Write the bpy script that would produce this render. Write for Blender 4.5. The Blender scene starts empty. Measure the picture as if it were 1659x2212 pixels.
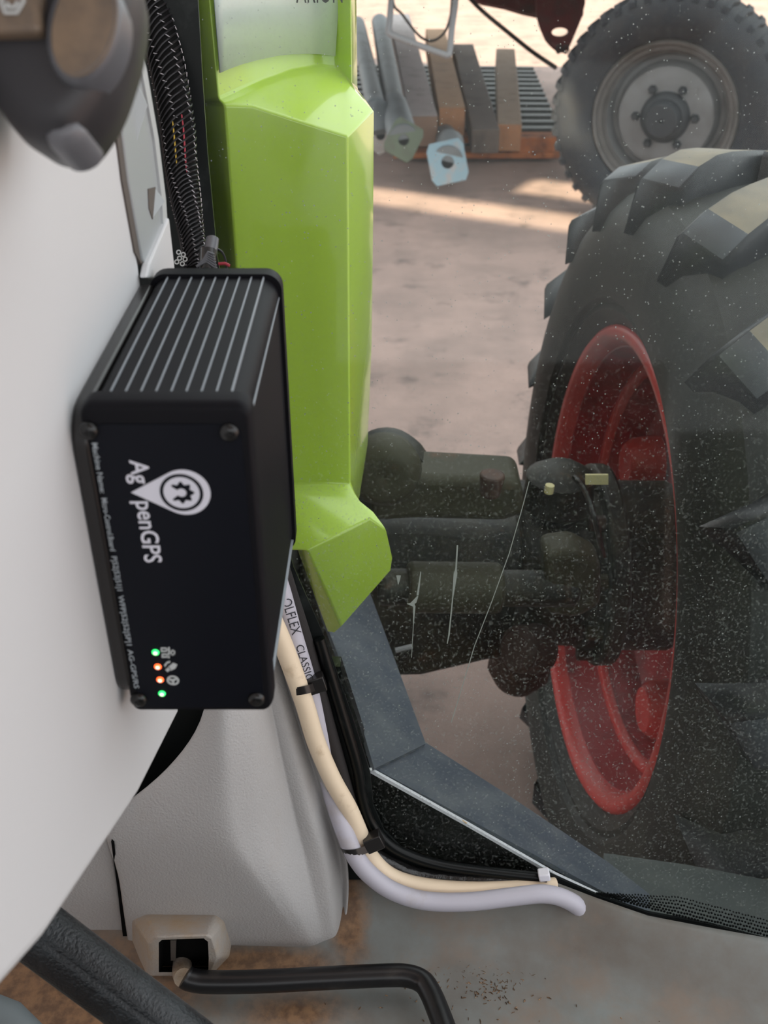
import bpy, bmesh, math, random
from mathutils import Vector, Matrix
random.seed(7)
SC = bpy.context.scene
COL = SC.collection
# ------------------------------------------------------------------ camera
CAMZ = 1.61                       # eye height above the yard (metres)
PITCH = math.radians(32.3)
FPX = 2200.0
cam_d = bpy.data.cameras.new('camera')
cam = bpy.data.objects.new('camera', cam_d); COL.objects.link(cam)
cam.location = (0, 0, CAMZ)
cam.rotation_euler = (math.pi/2-PITCH, 0, 0)
cam_d.sensor_fit = 'VERTICAL'; cam_d.sensor_height = 36.0; cam_d.sensor_width = 27.0
cam_d.lens = 36.0*FPX/2212.0
cam_d.clip_start = 0.02; cam_d.clip_end = 300
cam_d.dof.use_dof = True; cam_d.dof.focus_distance = 0.80; cam_d.dof.aperture_fstop = 13.0
SC.camera = cam
# ------------------------------------------------------------------ sky, sun, exposure
SKY = 1.98
w = bpy.data.worlds.new('sky'); SC.world = w; w.use_nodes = True
bg = w.node_tree.nodes['Background']
bg.inputs['Color'].default_value = (0.945, 0.972, 1.0, 1); bg.inputs['Strength'].default_value = SKY
SUN_H = Vector((0.75, 0.66, 0)).normalized(); SUN_EL = math.radians(38)
sun_dir = Vector((SUN_H.x*math.cos(SUN_EL), SUN_H.y*math.cos(SUN_EL), -math.sin(SUN_EL)))
sd = bpy.data.lights.new('sun', 'SUN'); sd.energy = 13.5; sd.color = (1.0, 0.83, 0.60); sd.angle = math.radians(0.6)
so = bpy.data.objects.new('sun', sd); COL.objects.link(so)
so.rotation_euler = sun_dir.to_track_quat('-Z', 'Y').to_euler()
so.location = (-12, -10, 14)
SC.view_settings.view_transform = 'Standard'
SC.view_settings.look = 'None'
SC.view_settings.exposure = 0.0
SC.view_settings.gamma = 1.0
SC.view_settings.use_curve_mapping = False

# ------------------------------------------------------------------ helpers
C0 = Vector((0, 0, CAMZ))
FW = Vector((0, math.cos(PITCH), -math.sin(PITCH)))
UP = Vector((0, math.sin(PITCH), math.cos(PITCH)))
RT = Vector((1, 0, 0))
def ray(px, py):
    return FW + RT*((px-829.5)/FPX) - UP*((py-1106)/FPX)
def at(px, py, t): return C0 + ray(px, py)*t            # point at optical depth t
def onY(px, py, Y):
    r = ray(px, py); return C0 + r*(Y/r.y)
def onX(px, py, X):
    r = ray(px, py); return C0 + r*(X/r.x)
def onZ(px, py, Z):
    r = ray(px, py); return C0 + r*((Z-CAMZ)/r.z)
GL_N = Vector((0, 1, -0.25)).normalized()
GL_P = Vector((0, 0.60, CAMZ-0.76))
def onG(px, py, off=0.0):                                # on the windscreen plane, off metres outside it
    r = ray(px, py); p = GL_P + GL_N*off
    return C0 + r*(((p-C0).dot(GL_N))/r.dot(GL_N))

def tag(o, label=None, cat=None, group=None, kind=None):
    if label: o['label'] = label
    if cat: o['category'] = cat
    if group: o['group'] = group
    if kind: o['kind'] = kind
    return o
def empty(name, loc, label, cat, group=None, rot=(0, 0, 0)):
    o = bpy.data.objects.new(name, None); COL.objects.link(o)
    o.location = loc; o.rotation_euler = rot; o.empty_display_size = 0.05
    tag(o, label, cat, group)
    return o
bpy.context.view_layer.update()

class MB:
    def __init__(s): s.v = []; s.f = []; s.m = []
    def add(s, vs, fs, mi=0):
        b = len(s.v); s.v += [Vector(v) for v in vs]
        for f in fs: s.f.append([b+i for i in f]); s.m.append(mi)
        return b
    def box(s, lo, hi, M=None, mi=0):
        x0, y0, z0 = lo; x1, y1, z1 = hi
        vs = [Vector(p) for p in ((x0,y0,z0),(x1,y0,z0),(x1,y1,z0),(x0,y1,z0),(x0,y0,z1),(x1,y0,z1),(x1,y1,z1),(x0,y1,z1))]
        if M: vs = [M @ v for v in vs]
        s.add(vs, [(0,3,2,1),(4,5,6,7),(0,1,5,4),(1,2,6,5),(2,3,7,6),(3,0,4,7)], mi); return s
    def loft(s, rings, closed=True, caps=True, mi=0):
        n = len(rings[0]); b = len(s.v)
        for r in rings: s.v += [Vector(p) for p in r]
        for i in range(len(rings)-1):
            for j in range(n if closed else n-1):
                k = (j+1) % n
                s.f.append([b+i*n+j, b+i*n+k, b+(i+1)*n+k, b+(i+1)*n+j]); s.m.append(mi)
        if caps:
            s.f.append([b+j for j in range(n)][::-1]); s.m.append(mi)
            s.f.append([b+(len(rings)-1)*n+j for j in range(n)]); s.m.append(mi)
        return s
    def prism(s, poly, ext, mi=0):
        ext = Vector(ext)
        return s.loft([[Vector(p) for p in poly], [Vector(p)+ext for p in poly]], mi=mi)
    def tube(s, pts, r, n=12, caps=True, mi=0):
        pts = [Vector(p) for p in pts]; rings = []; N = len(pts)
        rr = r if isinstance(r, (list, tuple)) else [r]*N
        prev = None
        for i, p in enumerate(pts):
            t = (pts[min(i+1, N-1)]-pts[max(i-1, 0)]).normalized()
            if prev is None:
                a = Vector((0,0,1)) if abs(t.z) < 0.9 else Vector((1,0,0)); u = t.cross(a).normalized()
            else:
                u = (prev - t*prev.dot(t)).normalized()
            prev = u; vv = t.cross(u)
            rings.append([p + (u*math.cos(2*math.pi*k/n)+vv*math.sin(2*math.pi*k/n))*rr[i] for k in range(n)])
        return s.loft(rings, caps=caps, mi=mi)
    def lathe(s, prof, n=64, axis='X', caps=False, mi=0):
        rings = []
        for a, r in prof:
            ring = []
            for k in range(n):
                c, sn = math.cos(2*math.pi*k/n), math.sin(2*math.pi*k/n)
                ring.append(Vector((a, r*sn, r*c)) if axis == 'X' else Vector((r*c, a, r*sn)) if axis == 'Y' else Vector((r*c, r*sn, a)))
            rings.append(ring)
        return s.loft(rings, caps=caps, mi=mi)
    def build(s, name, mats, parent=None, smooth=40, bevel=0, seg=2, sub=0, solid=0, local=False, soff=-1):
        me = bpy.data.meshes.new(name)
        pts = s.v
        if parent is not None and not local:
            inv = WM(parent).inverted(); pts = [inv @ v for v in pts]
        me.from_pydata([tuple(v) for v in pts], [], s.f)
        if not isinstance(mats, (list, tuple)): mats = [mats]
        for m in mats: me.materials.append(m)
        for p, mi in zip(me.polygons, s.m): p.material_index = mi
        bm = bmesh.new(); bm.from_mesh(me)
        bmesh.ops.remove_doubles(bm, verts=bm.verts, dist=1e-6)
        bmesh.ops.recalc_face_normals(bm, faces=bm.faces)
        if smooth:
            for f in bm.faces: f.smooth = True
            for e in bm.edges:
                if len(e.link_faces) == 2 and e.calc_face_angle(0) > math.radians(smooth): e.smooth = False
        bm.to_mesh(me); bm.free()
        o = bpy.data.objects.new(name, me); COL.objects.link(o)
        if parent is not None: o.parent = parent
        if solid:
            md = o.modifiers.new('solid', 'SOLIDIFY'); md.thickness = solid; md.offset = soff
        if bevel:
            md = o.modifiers.new('bevel', 'BEVEL'); md.width = bevel; md.segments = seg; md.limit_method = 'ANGLE'; md.angle_limit = math.radians(25); md.harden_normals = False
        if sub:
            md = o.modifiers.new('sub', 'SUBSURF'); md.levels = sub; md.render_levels = sub
        return o
def WM(o):
    M = Matrix.LocRotScale(o.location, o.rotation_euler, o.scale)
    return WM(o.parent) @ M if o.parent else M
def spline(pts, n=8):
    pts = [Vector(p) for p in pts]; out = []
    for i in range(len(pts)-1):
        p0 = pts[max(i-1,0)]; p1 = pts[i]; p2 = pts[i+1]; p3 = pts[min(i+2, len(pts)-1)]
        for k in range(n):
            t = k/n
            out.append(0.5*((2*p1)+(p2-p0)*t+(2*p0-5*p1+4*p2-p3)*t*t+(-p0+3*p1-3*p2+p3)*t**3))
    out.append(pts[-1]); return out
def text_mesh(body, origin, xdir, ydir, length=None, height=None, mat=None, name='lettering', parent=None, bold=0.0, depth=0.00012):
    """flat lettering: xdir = reading direction, ydir = up of the letters"""
    cu = bpy.data.curves.new(name, 'FONT'); cu.body = body; cu.size = 1.0; cu.offset = bold; cu.resolution_u = 3
    ob = bpy.data.objects.new('tmp_text', cu); COL.objects.link(ob)
    dg = bpy.context.evaluated_depsgraph_get()
    me0 = bpy.data.meshes.new_from_object(ob.evaluated_get(dg))
    bpy.data.objects.remove(ob); bpy.data.curves.remove(cu)
    xs = [v.co.x for v in me0.vertices]; ys = [v.co.y for v in me0.vertices]
    x0, x1 = min(xs), max(xs); y1 = max(ys)
    cap = 0.69
    sx = length/(x1-x0) if length else height/cap
    sy = height/cap if height else sx
    xd = Vector(xdir).normalized(); yd = Vector(ydir).normalized()
    mb = MB()
    mb.v = [Vector(origin) + xd*((v.co.x-x0)*sx) + yd*(v.co.y*sy) for v in me0.vertices]
    mb.f = [list(p.vertices) for p in me0.polygons]; mb.m = [0]*len(mb.f)
    bpy.data.meshes.remove(me0)
    return mb.build(name, mat, parent, smooth=0, solid=depth, soff=0)

# ------------------------------------------------------------------ materials
def mat(name, col, rough=0.5, metal=0.0, spec=0.5, bump=None, var=None, coat=0.0, emit=None, estr=1.0, dirt=None):
    """bump=(kind, scale, strength, dist); var=(colour2, scale, contrast_lo, hi); dirt=(colour, scale, lo, hi)"""
    m = bpy.data.materials.new(name); m.use_nodes = True
    nt = m.node_tree; b = nt.nodes['Principled BSDF']
    b.inputs['Base Color'].default_value = (*col, 1); b.inputs['Roughness'].default_value = rough
    b.inputs['Metallic'].default_value = metal; b.inputs['Specular IOR Level'].default_value = spec
    b.inputs['Coat Weight'].default_value = coat; b.inputs['Coat Roughness'].default_value = 0.08
    tc = nt.nodes.new('ShaderNodeTexCoord')
    last = None
    def layer(c2, scale, lo, hi, last):
        n = nt.nodes.new('ShaderNodeTexNoise'); n.inputs['Scale'].default_value = scale; n.inputs['Detail'].default_value = 8
        n.inputs['Roughness'].default_value = 0.65
        nt.links.new(tc.outputs['Object'], n.inputs['Vector'])
        r = nt.nodes.new('ShaderNodeMapRange'); r.inputs[1].default_value = lo; r.inputs[2].default_value = hi
        nt.links.new(n.outputs['Fac'], r.inputs[0])
        x = nt.nodes.new('ShaderNodeMix'); x.data_type = 'RGBA'
        nt.links.new(r.outputs[0], x.inputs['Factor'])
        if last is None: x.inputs[6].default_value = (*col, 1)
        else: nt.links.new(last, x.inputs[6])
        x.inputs[7].default_value = (*c2, 1)
        return x.outputs[2]
    if var: last = layer(var[0], var[1], var[2], var[3], last)
    if dirt: last = layer(dirt[0], dirt[1], dirt[2], dirt[3], last)
    if last is not None: nt.links.new(last, b.inputs['Base Color'])
    if bump:
        kind, scale, stg, dist = bump
        if kind == 'voronoi':
            n = nt.nodes.new('ShaderNodeTexVoronoi'); n.inputs['Scale'].default_value = scale; src = n.outputs['Distance']
        else:
            n = nt.nodes.new('ShaderNodeTexNoise'); n.inputs['Scale'].default_value = scale; n.inputs['Detail'].default_value = 4; src = n.outputs['Fac']
        nt.links.new(tc.outputs['Object'], n.inputs['Vector'])
        bp = nt.nodes.new('ShaderNodeBump'); bp.inputs['Strength'].default_value = stg; bp.inputs['Distance'].default_value = dist
        nt.links.new(src, bp.inputs['Height']); nt.links.new(bp.outputs['Normal'], b.inputs['Normal'])
    if emit:
        b.inputs['Emission Color'].default_value = (*emit, 1); b.inputs['Emission Strength'].default_value = estr
    return m

M = {}
M['console'] = mat('console_grey', (0.575, 0.58, 0.59), 0.55, bump=('noise', 300, 0.08, 0.0004))
M['strip'] = mat('silver_strip', (0.31, 0.335, 0.345), 0.45, spec=0.5, bump=('noise', 400, 0.1, 0.0003))
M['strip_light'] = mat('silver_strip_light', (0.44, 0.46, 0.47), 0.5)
M['groove'] = mat('groove_brown', (0.09, 0.075, 0.065), 0.7)
M['lever'] = mat('lever_black', (0.022, 0.022, 0.026), 0.45, bump=('noise', 500, 0.1, 0.0003))
M['lever_face'] = mat('lever_face', (0.13, 0.098, 0.072), 0.38, var=((0.21, 0.15, 0.10), 60, 0.4, 0.65))
M['print_grey'] = mat('print_grey', (0.55, 0.58, 0.58), 0.6)
M['box'] = mat('anodised_black', (0.007, 0.007, 0.009), 0.5, spec=0.10, bump=('noise', 900, 0.06, 0.0002))
M['box_front'] = mat('front_black', (0.004, 0.005, 0.009), 0.5, spec=0.18)
M['rib'] = mat('glint_rib', (0.30, 0.33, 0.36), 0.4, metal=0.3)  # light grey paints in the light caught by the fin edges
M['screw'] = mat('screw_black', (0.008, 0.008, 0.008), 0.25, spec=0.5)
M['white'] = mat('white_print', (0.72, 0.72, 0.80), 0.6)
M['print_small'] = mat('small_print', (0.36, 0.40, 0.43), 0.6)
M['led_g'] = mat('led_green', (0.1, 0.8, 0.3), 0.3, emit=(0.015, 1.0, 0.16), estr=1.8)
M['led_o'] = mat('led_orange', (0.9, 0.3, 0.1), 0.3, emit=(1.0, 0.085, 0.012), estr=2.6)
M['led_c'] = mat('led_core', (0.9, 0.9, 0.8), 0.3, emit=(1.0, 0.95, 0.7), estr=1.2)
M['green'] = mat('green_paint', (0.54, 0.775, 0.085), 0.25, spec=0.5, coat=1.0, dirt=((0.56, 0.76, 0.19), 7, 0.5, 0.85))
M['decal'] = mat('decal_white', (0.74, 0.80, 0.79), 0.25, coat=0.3)
M['decal_text'] = mat('decal_grey', (0.10, 0.10, 0.11), 0.5)
M['frit'] = mat('black_frit', (0.009, 0.011, 0.011), 0.35, spec=0.25, dirt=((0.03, 0.036, 0.034), 25, 0.55, 0.75))
M['rubber'] = mat('black_rubber', (0.018, 0.019, 0.018), 0.5, dirt=((0.05, 0.052, 0.045), 30, 0.5, 0.75))
M['blackgap'] = mat('black_gap', (0.004, 0.004, 0.004), 0.8, spec=0.1)
M['trimgrey'] = mat('trim_plastic', (0.43, 0.42, 0.415), 0.55, bump=('noise', 520, 0.75, 0.0009), dirt=((0.40, 0.34, 0.29), 6, 0.55, 0.85))
M['trimdust'] = mat('trim_dusty', (0.38, 0.345, 0.31), 0.65, bump=('noise', 520, 0.75, 0.0009), dirt=((0.40, 0.29, 0.18), 25, 0.4, 0.7))
M['beige'] = mat('beige_hose', (0.82, 0.67, 0.49), 0.5, dirt=((0.50, 0.36, 0.22), 30, 0.6, 0.8))
M['greyhose'] = mat('grey_cable', (0.49, 0.475, 0.54), 0.45, dirt=((0.38, 0.33, 0.30), 20, 0.6, 0.85))
M['foam'] = mat('cloth_tape', (0.020, 0.017, 0.017), 0.85, bump=('noise', 600, 0.4, 0.0006))
M['tape'] = mat('black_tape', (0.012, 0.012, 0.012), 0.25, bump=('noise', 160, 0.8, 0.002))
M['tie'] = mat('tie_black', (0.014, 0.013, 0.013), 0.28, spec=0.5)
M['ink'] = mat('cable_ink', (0.03, 0.03, 0.04), 0.6)
M['plate'] = mat('slate_plate', (0.075, 0.090, 0.118), 0.45, dirt=((0.15, 0.165, 0.185), 22, 0.42, 0.75))
M['ledge'] = mat('outer_ledge', (0.075, 0.085, 0.085), 0.6, dirt=((0.11, 0.12, 0.115), 16, 0.45, 0.75))
M['tab'] = mat('lever_tab_glint', (0.13, 0.135, 0.15), 0.4)  # lighter grey paints in the bluish highlight on the lever's lip
M['corner'] = mat('corner_gloss', (0.004, 0.005, 0.005), 0.3, spec=0.2, dirt=((0.02, 0.023, 0.022), 40, 0.62, 0.75))
M['lugramp'] = mat('lug_ramp_sheen', (0.085, 0.095, 0.11), 0.45, dirt=((0.04, 0.045, 0.05), 12, 0.45, 0.7))  # bluish grey paints sky sheen onto the dusty lug ends
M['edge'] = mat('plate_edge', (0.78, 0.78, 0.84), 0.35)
M['tyre'] = mat('tyre_rubber', (0.014, 0.016, 0.015), 0.6, bump=('noise', 40, 0.10, 0.004), dirt=((0.034, 0.038, 0.031), 6, 0.45, 0.72))
M['tyreside'] = mat('lug_side', (0.011, 0.013, 0.017), 0.45, dirt=((0.035, 0.04, 0.046), 9, 0.45, 0.75))
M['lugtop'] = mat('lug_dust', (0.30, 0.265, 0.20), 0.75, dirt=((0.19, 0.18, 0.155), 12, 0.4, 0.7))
M['red'] = mat('red_paint', (0.42, 0.032, 0.042), 0.42, dirt=((0.15, 0.030, 0.035), 9, 0.48, 0.7))
M['redlip'] = mat('red_lip', (0.66, 0.07, 0.065), 0.4, dirt=((0.42, 0.05, 0.05), 9, 0.5, 0.75))
M['redlight'] = mat('red_clean', (0.62, 0.07, 0.05), 0.4)
M['axle'] = mat('axle_grease', (0.013, 0.015, 0.013), 0.6, var=((0.045, 0.041, 0.026), 9, 0.42, 0.62), dirt=((0.11, 0.06, 0.03), 14, 0.60, 0.72))
M['axle_brown'] = mat('axle_rusty', (0.055, 0.033, 0.027), 0.7, dirt=((0.10, 0.045, 0.022), 18, 0.55, 0.75))
M['axle_olive'] = mat('axle_olive', (0.048, 0.046, 0.026), 0.7, dirt=((0.10, 0.05, 0.02), 14, 0.6, 0.75))
M['label_y'] = mat('yellow_tag', (0.55, 0.50, 0.27), 0.6)
M['yard'] = mat('yard_concrete', (0.385, 0.275, 0.242), 0.85, bump=('noise', 14, 0.3, 0.01), var=((0.28, 0.205, 0.182), 2.2, 0.42, 0.62), dirt=((0.16, 0.122, 0.112), 4.5, 0.56, 0.70))
M['floor'] = None
M['tyre2'] = mat('trailer_tyre', (0.010, 0.013, 0.020), 0.65, dirt=((0.028, 0.027, 0.029), 5, 0.42, 0.75))
M['tyre2dust'] = mat('trailer_tyre_dust', (0.22, 0.18, 0.145), 0.8)
M['rim2'] = mat('trailer_rim', (0.16, 0.164, 0.17), 0.5, dirt=((0.10, 0.098, 0.098), 6, 0.45, 0.7))
M['rim2lip'] = mat('trailer_rim_lip', (0.105, 0.098, 0.095), 0.5, dirt=((0.06, 0.055, 0.05), 8, 0.45, 0.7))
M['hub2'] = mat('hub_dark', (0.022, 0.025, 0.030), 0.6)
M['trailer'] = mat('trailer_red', (0.085, 0.014, 0.016), 0.5, dirt=((0.035, 0.02, 0.02), 6, 0.45, 0.65))
M['pipe'] = mat('pipe_grey', (0.30, 0.31, 0.33), 0.5)
M['steelpost'] = mat('post_grey', (0.17, 0.195, 0.215), 0.55, dirt=((0.09, 0.10, 0.11), 6, 0.5, 0.7))
M['timber_grey'] = mat('timber_grey', (0.56, 0.51, 0.51), 0.8, dirt=((0.40, 0.36, 0.35), 10, 0.5, 0.7))
M['timber_tan'] = mat('timber_tan', (0.50, 0.32, 0.195), 0.8, dirt=((0.37, 0.235, 0.15), 9, 0.5, 0.7))
M['timber_dark'] = mat('timber_dark', (0.16, 0.13, 0.115), 0.85, dirt=((0.09, 0.075, 0.068), 8, 0.5, 0.7))
M['timber_weathered'] = mat('timber_weathered', (0.40, 0.30, 0.225), 0.85, dirt=((0.27, 0.20, 0.15), 9, 0.5, 0.7))
M['cutend'] = mat('sawn_end', (0.44, 0.22, 0.115), 0.8, dirt=((0.31, 0.155, 0.085), 20, 0.5, 0.7))
M['cutend_pale'] = mat('sawn_end_pale', (0.33, 0.215, 0.16), 0.8)
M['rail'] = mat('rust_rail', (0.42, 0.13, 0.035), 0.8, dirt=((0.10, 0.035, 0.018), 9, 0.48, 0.7))
M['blueplate'] = mat('blue_plate', (0.25, 0.38, 0.46), 0.6, dirt=((0.36, 0.36, 0.37), 14, 0.5, 0.65))
M['greenplate'] = mat('green_plate', (0.13, 0.165, 0.115), 0.6, dirt=((0.11, 0.12, 0.09), 14, 0.5, 0.65))
M['whiteplate'] = mat('white_plate', (0.42, 0.39, 0.38), 0.6, dirt=((0.26, 0.22, 0.21), 14, 0.5, 0.7))
M['hole'] = mat('bore_dark', (0.006, 0.006, 0.006), 0.9)
M['wire_y'] = mat('wire_yellow', (0.55, 0.36, 0.04), 0.5)
M['wire_r'] = mat('wire_red', (0.35, 0.03, 0.05), 0.5)
M['strand'] = mat('braid_strand', (0.012, 0.011, 0.013), 0.35, spec=0.3)
M['strand_glint'] = mat('braid_glint', (0.50, 0.48, 0.51), 0.3)  # pale dashes paint the dotted highlights on the black braid
M['plug'] = mat('plug_grey', (0.10, 0.105, 0.118), 0.32)
M['cabdark'] = mat('shade_wall_dark', (0.07, 0.07, 0.07), 0.8)
M['cabmid'] = mat('cab_mid_trim', (0.17, 0.17, 0.17), 0.8)
M['roof'] = mat('shade_sheet', (0.55, 0.55, 0.54), 0.7)  # for the unseen sun-blocking sheets over the yard
M['headliner'] = mat('headliner', (0.60, 0.59, 0.58), 0.8)
M['chaff'] = mat('chaff', (0.11, 0.065, 0.035), 0.8, dirt=((0.42, 0.27, 0.16), 300, 0.52, 0.58))
M['straw'] = mat('straw', (0.55, 0.42, 0.25), 0.7)
M['dried'] = mat('dried_drip', (0.26, 0.30, 0.27), 0.9)
M['wiper'] = M['lever']

# cab floor: grey paint with rust stains where it stands near the plastic cover
def floor_mat():
    m = bpy.data.materials.new('cab_floor_paint'); m.use_nodes = True
    nt = m.node_tree; b = nt.nodes['Principled BSDF']; b.inputs['Roughness'].default_value = 0.55
    tc = nt.nodes.new('ShaderNodeTexCoord')
    def noise(scale, detail=8):
        n = nt.nodes.new('ShaderNodeTexNoise'); n.inputs['Scale'].default_value = scale; n.inputs['Detail'].default_value = detail; n.inputs['Roughness'].default_value = 0.65
        nt.links.new(tc.outputs['Object'], n.inputs['Vector']); return n.outputs['Fac']
    def rng(src, a, c):
        r = nt.nodes.new('ShaderNodeMapRange'); r.inputs[1].default_value = a; r.inputs[2].default_value = c
        nt.links.new(src, r.inputs[0]); return r.outputs[0]
    def math_(op, a, c):
        n = nt.nodes.new('ShaderNodeMath'); n.operation = op
        for i, x in enumerate((a, c)):
            if isinstance(x, (int, float)): n.inputs[i].default_value = x
            else: nt.links.new(x, n.inputs[i])
        return n.outputs[0]
    def mix(f, a, c):
        x = nt.nodes.new('ShaderNodeMix'); x.data_type = 'RGBA'; nt.links.new(f, x.inputs['Factor'])
        for i, q in ((6, a), (7, c)):
            if isinstance(q, tuple): x.inputs[i].default_value = (*q, 1)
            else: nt.links.new(q, x.inputs[i])
        return x.outputs[2]
    def blob(p, sx, sy, r0, r1):
        mp = nt.nodes.new('ShaderNodeMapping'); mp.inputs['Location'].default_value = (-p[0]*sx, -p[1]*sy, 0); mp.inputs['Scale'].default_value = (sx, sy, 0)
        nt.links.new(tc.outputs['Object'], mp.inputs['Vector'])
        l = nt.nodes.new('ShaderNodeVectorMath'); l.operation = 'LENGTH'; nt.links.new(mp.outputs[0], l.inputs[0])
        d = math_('ADD', l.outputs['Value'], math_('MULTIPLY', math_('SUBTRACT', noise(30), 0.5), 1.1))
        return rng(d, r1, r0)
    base = mix(rng(noise(6), 0.40, 0.62), (0.205, 0.222, 0.214), (0.15, 0.133, 0.114))
    base = mix(rng(noise(9), 0.50, 0.75), base, (0.24, 0.165, 0.115))
    rust = None
    for p, sx, sy, r0, r1 in ((onZ(560, 2085, 0.81), 1/0.075, 1/0.018, 0.5, 1.2), (onZ(755, 2010, 0.81), 1/0.018, 1/0.045, 0.4, 1.2), (onZ(640, 2190, 0.81), 1/0.05, 1/0.02, 0.3, 1.3), (onZ(120, 2150, 0.81), 1/0.12, 1/0.05, 0.6, 1.3)):
        q = blob(p, sx, sy, r0, r1)
        rust = q if rust is None else math_('MAXIMUM', rust, q)
    col = mix(rust, base, mix(rng(noise(90), 0.4, 0.6), (0.27, 0.155, 0.08), (0.14, 0.08, 0.045)))
    nt.links.new(col, b.inputs['Base Color'])
    bp = nt.nodes.new('ShaderNodeBump'); bp.inputs['Distance'].default_value = 0.002; bp.inputs['Strength'].default_value = 0.3
    nt.links.new(math_('MULTIPLY', noise(220), rust), bp.inputs['Height']); nt.links.new(bp.outputs[0], b.inputs['Normal'])
    return m
M['floor'] = floor_mat()

# windscreen: clear pane with a film of dust and fine specks
def glass_mat():
    m = bpy.data.materials.new('dusty_glass'); m.use_nodes = True
    nt = m.node_tree; nt.nodes.clear()
    out = nt.nodes.new('ShaderNodeOutputMaterial')
    tr = nt.nodes.new('ShaderNodeBsdfTransparent'); tr.inputs[0].default_value = (0.93, 0.955, 0.94, 1)
    df = nt.nodes.new('ShaderNodeBsdfDiffuse'); df.inputs[0].default_value = (0.50, 0.54, 0.52, 1)
    tl = nt.nodes.new('ShaderNodeBsdfTranslucent'); tl.inputs[0].default_value = (0.45, 0.49, 0.47, 1)
    ad = nt.nodes.new('ShaderNodeMixShader'); ad.inputs[0].default_value = 0.5
    nt.links.new(df.outputs[0], ad.inputs[1]); nt.links.new(tl.outputs[0], ad.inputs[2])
    gl = nt.nodes.new('ShaderNodeBsdfGlossy'); gl.inputs['Roughness'].default_value = 0.05
    fr = nt.nodes.new('ShaderNodeFresnel'); fr.inputs[0].default_value = 1.2
    tc = nt.nodes.new('ShaderNodeTexCoord')
    def noise(scale, d=6):
        n = nt.nodes.new('ShaderNodeTexNoise'); n.inputs['Scale'].default_value = scale; n.inputs['Detail'].default_value = d
        nt.links.new(tc.outputs['Object'], n.inputs['Vector']); return n.outputs['Fac']
    def rng(src, a, c, lo, hi):
        r = nt.nodes.new('ShaderNodeMapRange'); r.inputs[1].default_value = a; r.inputs[2].default_value = c; r.inputs[3].default_value = lo; r.inputs[4].default_value = hi
        nt.links.new(src, r.inputs[0]); return r.outputs[0]
    def addn(a, c):
        n = nt.nodes.new('ShaderNodeMath'); n.operation = 'ADD'; nt.links.new(a, n.inputs[0]); nt.links.new(c, n.inputs[1]); return n.outputs[0]
    sp = nt.nodes.new('ShaderNodeTexVoronoi'); sp.inputs['Scale'].default_value = 260
    nt.links.new(tc.outputs['Object'], sp.inputs['Vector'])
    dots = rng(sp.outputs['Distance'], 0.10, 0.20, 1, 0)
    gate = rng(noise(120), 0.54, 0.60, 0, 0.55)
    mu = nt.nodes.new('ShaderNodeMath'); mu.operation = 'MULTIPLY'; nt.links.new(dots, mu.inputs[0]); nt.links.new(gate, mu.inputs[1])
    sx = nt.nodes.new('ShaderNodeSeparateXYZ'); nt.links.new(tc.outputs['Object'], sx.inputs[0])
    low = rng(sx.outputs['Z'], 1.34, 1.05, 0.15, 1.0)
    fz = nt.nodes.new('ShaderNodeMath'); fz.operation = 'MULTIPLY'; nt.links.new(low, fz.inputs[0]); nt.links.new(rng(noise(400, 5), 0.57, 0.71, 0.0, 0.27), fz.inputs[1])
    dust = addn(addn(fz.outputs[0], rng(noise(8), 0.3, 0.75, 0.003, 0.022)), mu.outputs[0])
    m1 = nt.nodes.new('ShaderNodeMixShader'); nt.links.new(dust, m1.inputs[0]); nt.links.new(tr.outputs[0], m1.inputs[1]); nt.links.new(ad.outputs[0], m1.inputs[2])
    m2 = nt.nodes.new('ShaderNodeMixShader'); nt.links.new(fr.outputs[0], m2.inputs[0]); nt.links.new(m1.outputs[0], m2.inputs[1]); nt.links.new(gl.outputs[0], m2.inputs[2])
    nt.links.new(m2.outputs[0], out.inputs[0])
    return m
M['glass'] = glass_mat()

# ================================================================== SETTING
# yard of concrete outside
mb = MB(); mb.box((-30, -20, -0.2), (30, 40, 0)); o = mb.build('ground', M['yard'], smooth=0); tag(o, kind='structure')
# added sun blockers out of view, gapped to lay sun strips on the yard
RH = 6.0
shift = SUN_H*(RH/math.tan(SUN_EL))
L_d = Vector((1.08, -0.56, 0)).normalized(); L_n = Vector((0.56, 1.08, 0)).normalized()
L_p = Vector((0.0, 5.72, 0))
def shade_sheet(name, s0, s1, n0, n1):
    p = [L_p - shift + L_d*s + L_n*n + Vector((0, 0, RH)) for s, n in ((s0, n0), (s1, n0), (s1, n1), (s0, n1))]
    mb = MB(); mb.prism(p, (0, 0, 0.06)); o = mb.build(name, M['roof'], smooth=0); tag(o, kind='structure'); return o
shade_sheet('shade_roof', -5, 5.5, -8.5, 0)
shade_sheet('shade_roof.001', -5, 5.5, 0.36, 0.60)
shade_sheet('shade_roof.002', -5, 0.5, 0.60, 1.0)
shade_sheet('shade_roof.004', 1.28, 5.5, 0.60, 1.0)
shade_sheet('shade_roof.005', -5, 5.5, 1.0, 4.6)

# cab roof lining above the driver (out of view)
mb = MB(); mb.box((-1.0, -1.1, CAMZ+0.55), (0.75, 0.35, CAMZ+0.62)); o = mb.build('shade_roof.003', M['headliner'], smooth=0); tag(o, kind='structure')

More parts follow.
